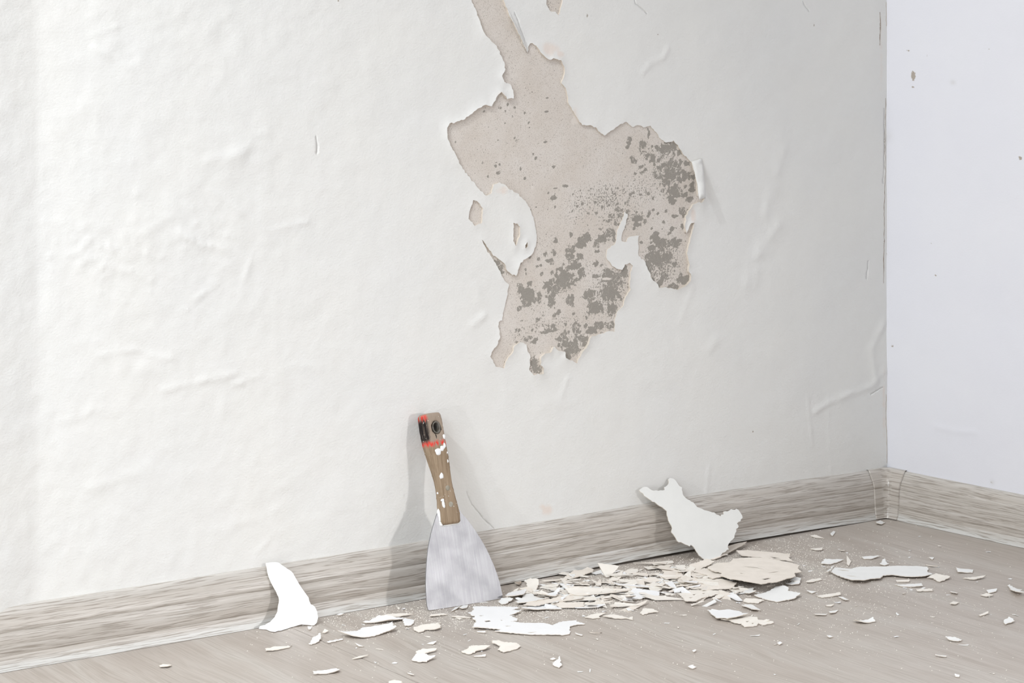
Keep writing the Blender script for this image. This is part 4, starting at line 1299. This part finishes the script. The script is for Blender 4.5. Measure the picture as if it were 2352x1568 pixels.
    ([(2103.6, 1355.6), (2142, 1353), (2144, 1357), (2107, 1358.5)], L, 'straight cream strip in front of the pale ragged strip', .0003, .001, 'edge'),
    ([(1960, 1425), (1983.6, 1424.4), (2006, 1422.4), (2011, 1427.4), (1988.5, 1430), (1966, 1430)], P, 'curled white roll alone on the floor in front of the club shaped flake', .0003, .003, 'bowl'),
    ([(2305, 1426), (2317.6, 1421), (2331, 1428), (2317.6, 1431), (2309, 1433.6)], P, 'star shaped pale chip on the floor in front of the hook shaped flake', .0003, .002, 'edge'),
    ([(1874.7, 1369), (1907, 1365.5), (1930.4, 1363), (1931.6, 1367), (1909, 1370.5), (1887, 1372.5)], L, 'cream twig like strip with a white chip at its end', .0003, .001, 'edge'),
    ([(1924, 1370.5), (1936.6, 1371.7), (1950, 1378), (1941.5, 1380)], P, 'white chip at the end of the cream twig like strip', .0003, .001, 'edge'),
    ([(2012, 1201), (2023, 1195), (2032, 1201), (2023, 1205), (2013, 1204)], P, 'pale chip lying at the foot of the corner cap', .0003, .002, 'edge'),
    ([(2171.6, 1465.7), (2191.4, 1464.5), (2211, 1469.5), (2201, 1473), (2181.5, 1470.7)], P, 'white spindle shaped chip alone on the wide open floor', .0003, .002, 'edge'),
    ([(1342, 1418), (1358.7, 1412), (1394, 1409), (1376.5, 1415.7), (1379, 1419.5), (1361, 1421)], L, 'cream splintered chip between the torn white sheet and the heap', .0003, .001, 'edge'),
    ([(1384, 1417), (1409.7, 1412), (1445.4, 1419.5), (1453, 1414.4), (1454.3, 1424.6), (1440, 1421), (1414.8, 1421)], L, 'fish shaped cream chip with a forked tail between white sheet and heap', .0003, .001, 'edge'),
    ([(1469.6, 1409), (1478.6, 1399), (1496.4, 1400.4), (1514, 1406.8), (1494, 1408), (1478.6, 1412)], L, 'cluster like cream chip in front of the square ended white flake', .0003, .001, 'edge'),
    ([(1850, 1338), (1865, 1331), (1887, 1328.4), (1886, 1332), (1865, 1338)], L, 'cream stick like chip beside the big cream plate', .0003, .001, 'edge'),
    ([(1805, 1341), (1822, 1336), (1838, 1338), (1836, 1342), (1818, 1343)], P, 'pale block chip peeping out at the right end of the big cream plate', .0006, .002, 'edge'),
    ([(1815, 1334), (1826, 1325), (1840, 1328), (1838, 1335), (1825, 1337)], P, 'pale stub lying under the right end of the big cream plate', .0016, .001, 'edge'),
]
for outl, mat, lab in [
    ([(1437.7, 1400.4), (1445.4, 1398.4), (1453, 1401.7), (1443, 1404)], P, 0), ([(2265.6, 1357), (2290, 1354.4), (2288, 1359), (2270.6, 1362.6)], P, 0),
    ([(2251, 1367), (2265.6, 1364), (2282, 1369), (2265.6, 1370.5)], L, 1), ([(2181.5, 1358), (2200, 1362), (2198, 1365), (2185, 1362)], P, 0),
    ([(2181.5, 1388), (2189, 1381.6), (2202.5, 1384), (2194, 1389)], L, 1), ([(2248, 1412.6), (2270.6, 1406.4), (2270, 1410), (2251, 1415)], L, 1),
    ([(2147, 1505), (2174, 1507), (2173, 1509), (2149, 1507)], P, 0), ([(2192.6, 1550), (2204, 1552), (2203, 1555), (2194, 1554)], P, 0),
    ([(1860, 1231), (1874.7, 1231), (1894.5, 1237), (1872, 1234.5)], L, 1), ([(1907, 1228), (1914, 1221.6), (1919, 1222), (1912, 1231)], P, 0),
    ([(1860, 1260), (1889.6, 1260), (1888, 1265), (1872, 1264)], L, 1), ([(1925.5, 1263), (1943, 1265), (1934, 1267)], L, 1),
    ([(1903, 1405.6), (1925.5, 1401.4), (1919, 1407.6), (1907, 1410)], P, 0), ([(1870, 1411), (1899.5, 1410.6), (1897, 1413), (1872, 1413.5)], P, 0),
    ([(1896, 1390), (1917, 1390), (1909, 1393), (1899, 1392)], L, 1), ([(1851, 1358), (1876, 1359), (1865, 1363)], P, 0),
    ([(2057.8, 1333), (2090, 1334), (2088, 1336.5), (2060, 1336)], L, 1), ([(740, 1453), (746, 1446), (755, 1452), (746, 1454)], L, 1),
    ([(706, 1441), (716, 1440), (714, 1445), (709, 1446)], W, 0), ([(772, 1413), (782, 1410), (791, 1412), (780, 1413.5)], W, 0),
    ([(813, 1478), (822, 1481), (836, 1485), (824, 1485)], W, 0), ([(808, 1514), (825, 1508), (848, 1507), (830, 1511)], L, 1),
    ([(998, 1434), (1005, 1430), (1013, 1432), (1006, 1436)], L, 1), ([(1035, 1405), (1046, 1395), (1058, 1393), (1050, 1400)], P, 0),
    ([(1055, 1397), (1064, 1391), (1075, 1390), (1072, 1398), (1062, 1400)], P, 0), ([(1087, 1507), (1116, 1506), (1115, 1508.5), (1090, 1508)], W, 0),
    ([(1095, 1450), (1115, 1452), (1116, 1454), (1097, 1452)], W, 0), ([(1320, 1455), (1338, 1458), (1337, 1460), (1322, 1457)], W, 0),
    ([(1352, 1452), (1370, 1455), (1383, 1453), (1365, 1456)], L, 1), ([(980, 1479), (990, 1476), (1003, 1475), (995, 1480)], W, 0),
    ([(934, 1545), (944, 1547), (952, 1552), (945, 1551)], W, 0), ([(1580, 1532), (1590, 1530), (1600, 1533), (1590, 1536)], W, 0),
    ([(1750, 1426), (1760, 1424), (1768, 1427), (1758, 1429)], L, 1), ([(1590, 1494), (1596, 1493), (1600, 1496), (1593, 1498)], W, 0),
    ([(1785, 1477), (1791, 1474), (1797, 1479), (1790, 1481)], W, 0), ([(1898, 1462), (1906, 1460), (1914, 1463), (1905, 1465)], W, 0),
    ([(1945, 1278), (1955, 1290), (1950, 1300), (1945, 1296)], L, 1), ([(2133, 1282), (2146, 1281), (2142, 1285)], P, 0), ([(2125, 1297), (2140, 1299), (2156, 1303), (2138, 1301)], L, 1),
]:
    px_ = outl[0][0]
    zone = 'near the boot shaped flake' if px_ < 930 else 'near the torn white sheet' if px_ < 1500 else 'near the oval white flake' if px_ < 1840 else 'near the club shaped flake'
    FL.append((outl, mat, ('small cream' if lab else 'small white') + ' paint chip lying loose ' + zone, .0003, .0012, 'edge'))
SLITS = {'biggest': [[(1704, 1298.5), (1722, 1300.5), (1740, 1303.5), (1757, 1309.5), (1740, 1305), (1720, 1302)], [(1700, 1318), (1712, 1320.5), (1701, 1319.8)],
                     [(1762, 1317), (1780, 1313.5), (1792, 1312), (1778, 1316)], [(1748, 1336), (1765, 1332), (1772, 1333), (1757, 1338)]],
         'cream sheet lying behind': [[(1768, 1279.5), (1780, 1280), (1794, 1283), (1778, 1283)]],
         'largest': [[(1112, 1429), (1124, 1427.3), (1128, 1430), (1116, 1431)], [(1150, 1426.5), (1156, 1427.5), (1151, 1428)], [(1100, 1417.5), (1112, 1417), (1104, 1419)],
                     [(1160, 1439.5), (1176, 1438.8), (1164, 1440.6)], [(1212, 1452), (1234, 1451), (1220, 1453.2)]],
         'longest white': [[(1922, 1308.5), (1940, 1309.5), (1952, 1311.6), (1936, 1311)], [(1944, 1324.5), (1960, 1325.5), (1970, 1327), (1952, 1326.6)]],
         'torn cream': [[(1712, 1428), (1722, 1427), (1716, 1430)], [(1726, 1432), (1732, 1431), (1728, 1434)]],
         'cream crumbly': [[(1590, 1366), (1600, 1365), (1594, 1368)], [(1612, 1363), (1620, 1362), (1616, 1365)], [(1582, 1375), (1592, 1374), (1586, 1377)]]}
for outl, mat, lab, z0, lf, mode in FL:
    slit = next((v_ for k_, v_ in SLITS.items() if lab.startswith(k_)), ())
    ang = None
    mm = mode
    if mode == 'front':
        ang = math.radians(-127); mm = 'edge'
    gp = lab.replace('small ', '').replace('chip lying', 'chips lying') if lab.startswith('small') and 'paint chip lying' in lab else None
    floor_flake(outl, mat, lab, z0, lf, ang, mm, .0006 if gp is None else .0002, gp, 'paint_flake' if gp is None else 'paint_chip', .0021 if gp is None else .0022, slit)

# upright cream triangle behind the heap
tri = [(1372, 1293), (1402, 1297), (1421, 1300), (1414.6, 1308.7), (1397.6, 1326), (1391, 1326), (1382.7, 1313)]
tb = on_floor(1394, 1326)
standing('paint_flake', tri, tb, (1, -.1, 0), tb + np.array([0, .012, .016]), M_CREAML, M_PALE, .0, 'upright cream triangle tilted against the heap near the skirting gap', .0002)

# loose shards filling the heap, then scattered chips: separate small pieces
DARKV = {}


def chip_mesh(n, elong, mats, bend=.0004):
    an = np.sort(rng.uniform(0, 2 * math.pi, n))
    r = rng.uniform(.55, 1.0, n)
    p = np.stack([np.cos(an) * r * elong, np.sin(an) * r], 1) * .5
    top = np.concatenate([p, np.array([[0, 0]])])
    zt = np.concatenate([rng.uniform(0, 1, n), [.2]])
    vs = [(q[0], q[1], .08 + .16 * h_) for q, h_ in zip(top, zt)] + [(q[0], q[1], .16 * h_ - .0) for q, h_ in zip(top, zt)]
    fs = [(i, (i + 1) % n, n) for i in range(n)] + [((i + 1) % n + n + 1, i + n + 1, 2 * n + 1) for i in range(n)]
    fs += [((i + 1) % n, i, i + n + 1, (i + 1) % n + n + 1) for i in range(n)]
    me = bpy.data.meshes.new('chip')
    me.from_pydata(vs, [], fs); me.update()
    me.materials.append(mats)
    return me


LIB = {}
for key, mt in (('w', W), ('p', P), ('l', L), ('c', C)):
    LIB[key] = [chip_mesh(int(rng.integers(5, 9)), float(rng.uniform(1.3, 3.6)), mt) for _ in range(9)]


def put_chip(name, px, py, size, key, label, group, z0=0.0002, flat=1.0, tilt=.0):
    p = on_floor(px, py)
    if p[1] > -.024 or p[0] > -.024:
        return None
    me = LIB[key][int(rng.integers(0, 9))]
    o = bpy.data.objects.new(name, me)
    o.location = (p[0], p[1], z0)
    o.scale = (size, size, min(size, .0085) * flat)
    o.rotation_euler = (rng.normal() * tilt, rng.normal() * tilt, rng.uniform(0, 6.28))
    COL.objects.link(o)
    return tag(o, label, 'paint chip', group)


def heap_label(key, px, sz):
    c_ = {'c': 'cream', 'l': 'light cream', 'w': 'white', 'p': 'off white'}[key]
    z_ = 'beside the scraper blade' if px < 1270 else 'around the boat shaped shard' if px < 1440 else 'below the propped flake' if px < 1580 else 'beside the big cream plate'
    b_ = 'large' if sz > .0145 else 'small'
    return '%s %s paint shard in the heap %s' % (b_, c_, z_), '%s %s shards in the heap %s' % (b_, c_, z_)


n_heap = 0
while n_heap < 235:
    if rng.random() < .6:
        px, py = rng.normal(1330, 95), rng.normal(1362, 24)
    else:
        px, py = rng.normal(1560, 70), rng.normal(1335, 24)
    lim = 1322 - (px - 1250) * .175
    if py < lim or py > 1398 or px < 1155 or px > 1720:
        continue
    key = ['c', 'l', 'l', 'c', 'l', 'w', 'p'][int(rng.integers(0, 7))]
    sz = float(rng.uniform(.007, .022))
    if put_chip('paint_shard', px, py, sz, key,
                *heap_label(key, px, sz), float(rng.uniform(.0002, .0022)), 1.0, .10):
        n_heap += 1
def crumb_label(key, px, py):
    c_ = {'l': 'cream', 'w': 'white', 'p': 'off white'}[key]
    z_ = ('near the boot shaped flake' if px < 830 else 'in front of the scraper' if px < 1160 else 'in front of the heap' if px < 1640 else
          'around the oval white flake' if px < 1860 else 'around the club shaped flake' if px < 2160 else 'near the skirting of the bluish wall')
    return 'tiny %s paint crumb scattered %s' % (c_, z_), '%s crumbs scattered %s' % (c_, z_)


n_sc = 0
while n_sc < 120:
    q = rng.random()
    if q < .35:
        px, py = rng.normal(1990, 150), rng.normal(1340, 60)
    elif q < .6:
        px, py = rng.normal(1450, 260), rng.normal(1410, 30)
    elif q < .8:
        px, py = rng.normal(900, 170), rng.normal(1440, 40)
    else:
        px, py = rng.uniform(450, 2352), rng.uniform(1400, 1560)
    if py > 1566 or px > 2352:
        continue
    key = ['p', 'l', 'w'][int(rng.integers(0, 3))]
    cm = key == 'l'
    if put_chip('paint_crumb', px, py, float(rng.uniform(.0018, .0052)) * (1.3 if rng.random() < .15 else 1), key,
                *crumb_label(key, px, py), .0001, 1.0, .05):
        n_sc += 1

# paint dust: far too many grains to count
N = 46000
vs = []; fs = []
k = 0
while k < N:
    q = rng.random()
    if q < .60:
        px = rng.normal(1420, 150); py = rng.normal(1352 - (px - 1420) * .17, 22)
    elif q < .78:
        px, py = rng.normal(1760, 120), rng.normal(1300, 38)
    elif q < .84:
        px, py = rng.normal(1960, 150), rng.normal(1335, 60)
    elif q < .94:
        px, py = rng.normal(930, 140), rng.normal(1410, 24)
    else:
        px, py = rng.uniform(560, 2352), rng.normal(1440, 60)
    p = on_floor(px, py)
    if p[1] > -.0185 or p[0] > -.0185 or p[0] < -1.3 or p[1] < -.9:
        continue
    s_ = .00016 + .0008 * rng.random() ** 4.5
    an = rng.uniform(0, 6.28)
    el = rng.uniform(.5, 1.0)
    ca, sa = math.cos(an), math.sin(an)
    b_ = len(vs)
    for (a1, c1) in ((-1, -.3), (.2, -1 * el), (1, .2), (-.1, 1 * el)):
        vs.append((p[0] + s_ * (a1 * ca - c1 * sa), p[1] + s_ * (a1 * sa + c1 * ca), 0.00005))
    vs.append((p[0], p[1], 0.00005 + s_ * .7))
    fs += [(b_, b_ + 1, b_ + 4), (b_ + 1, b_ + 2, b_ + 4), (b_ + 2, b_ + 3, b_ + 4), (b_ + 3, b_, b_ + 4)]
    k += 1
dust = mesh_obj('paint_dust', vs, fs, M_CREAML, smooth=False)
dust['kind'] = 'stuff'
tag(dust, 'fine white paint dust sprinkled around the heap and the scraper', 'dust')
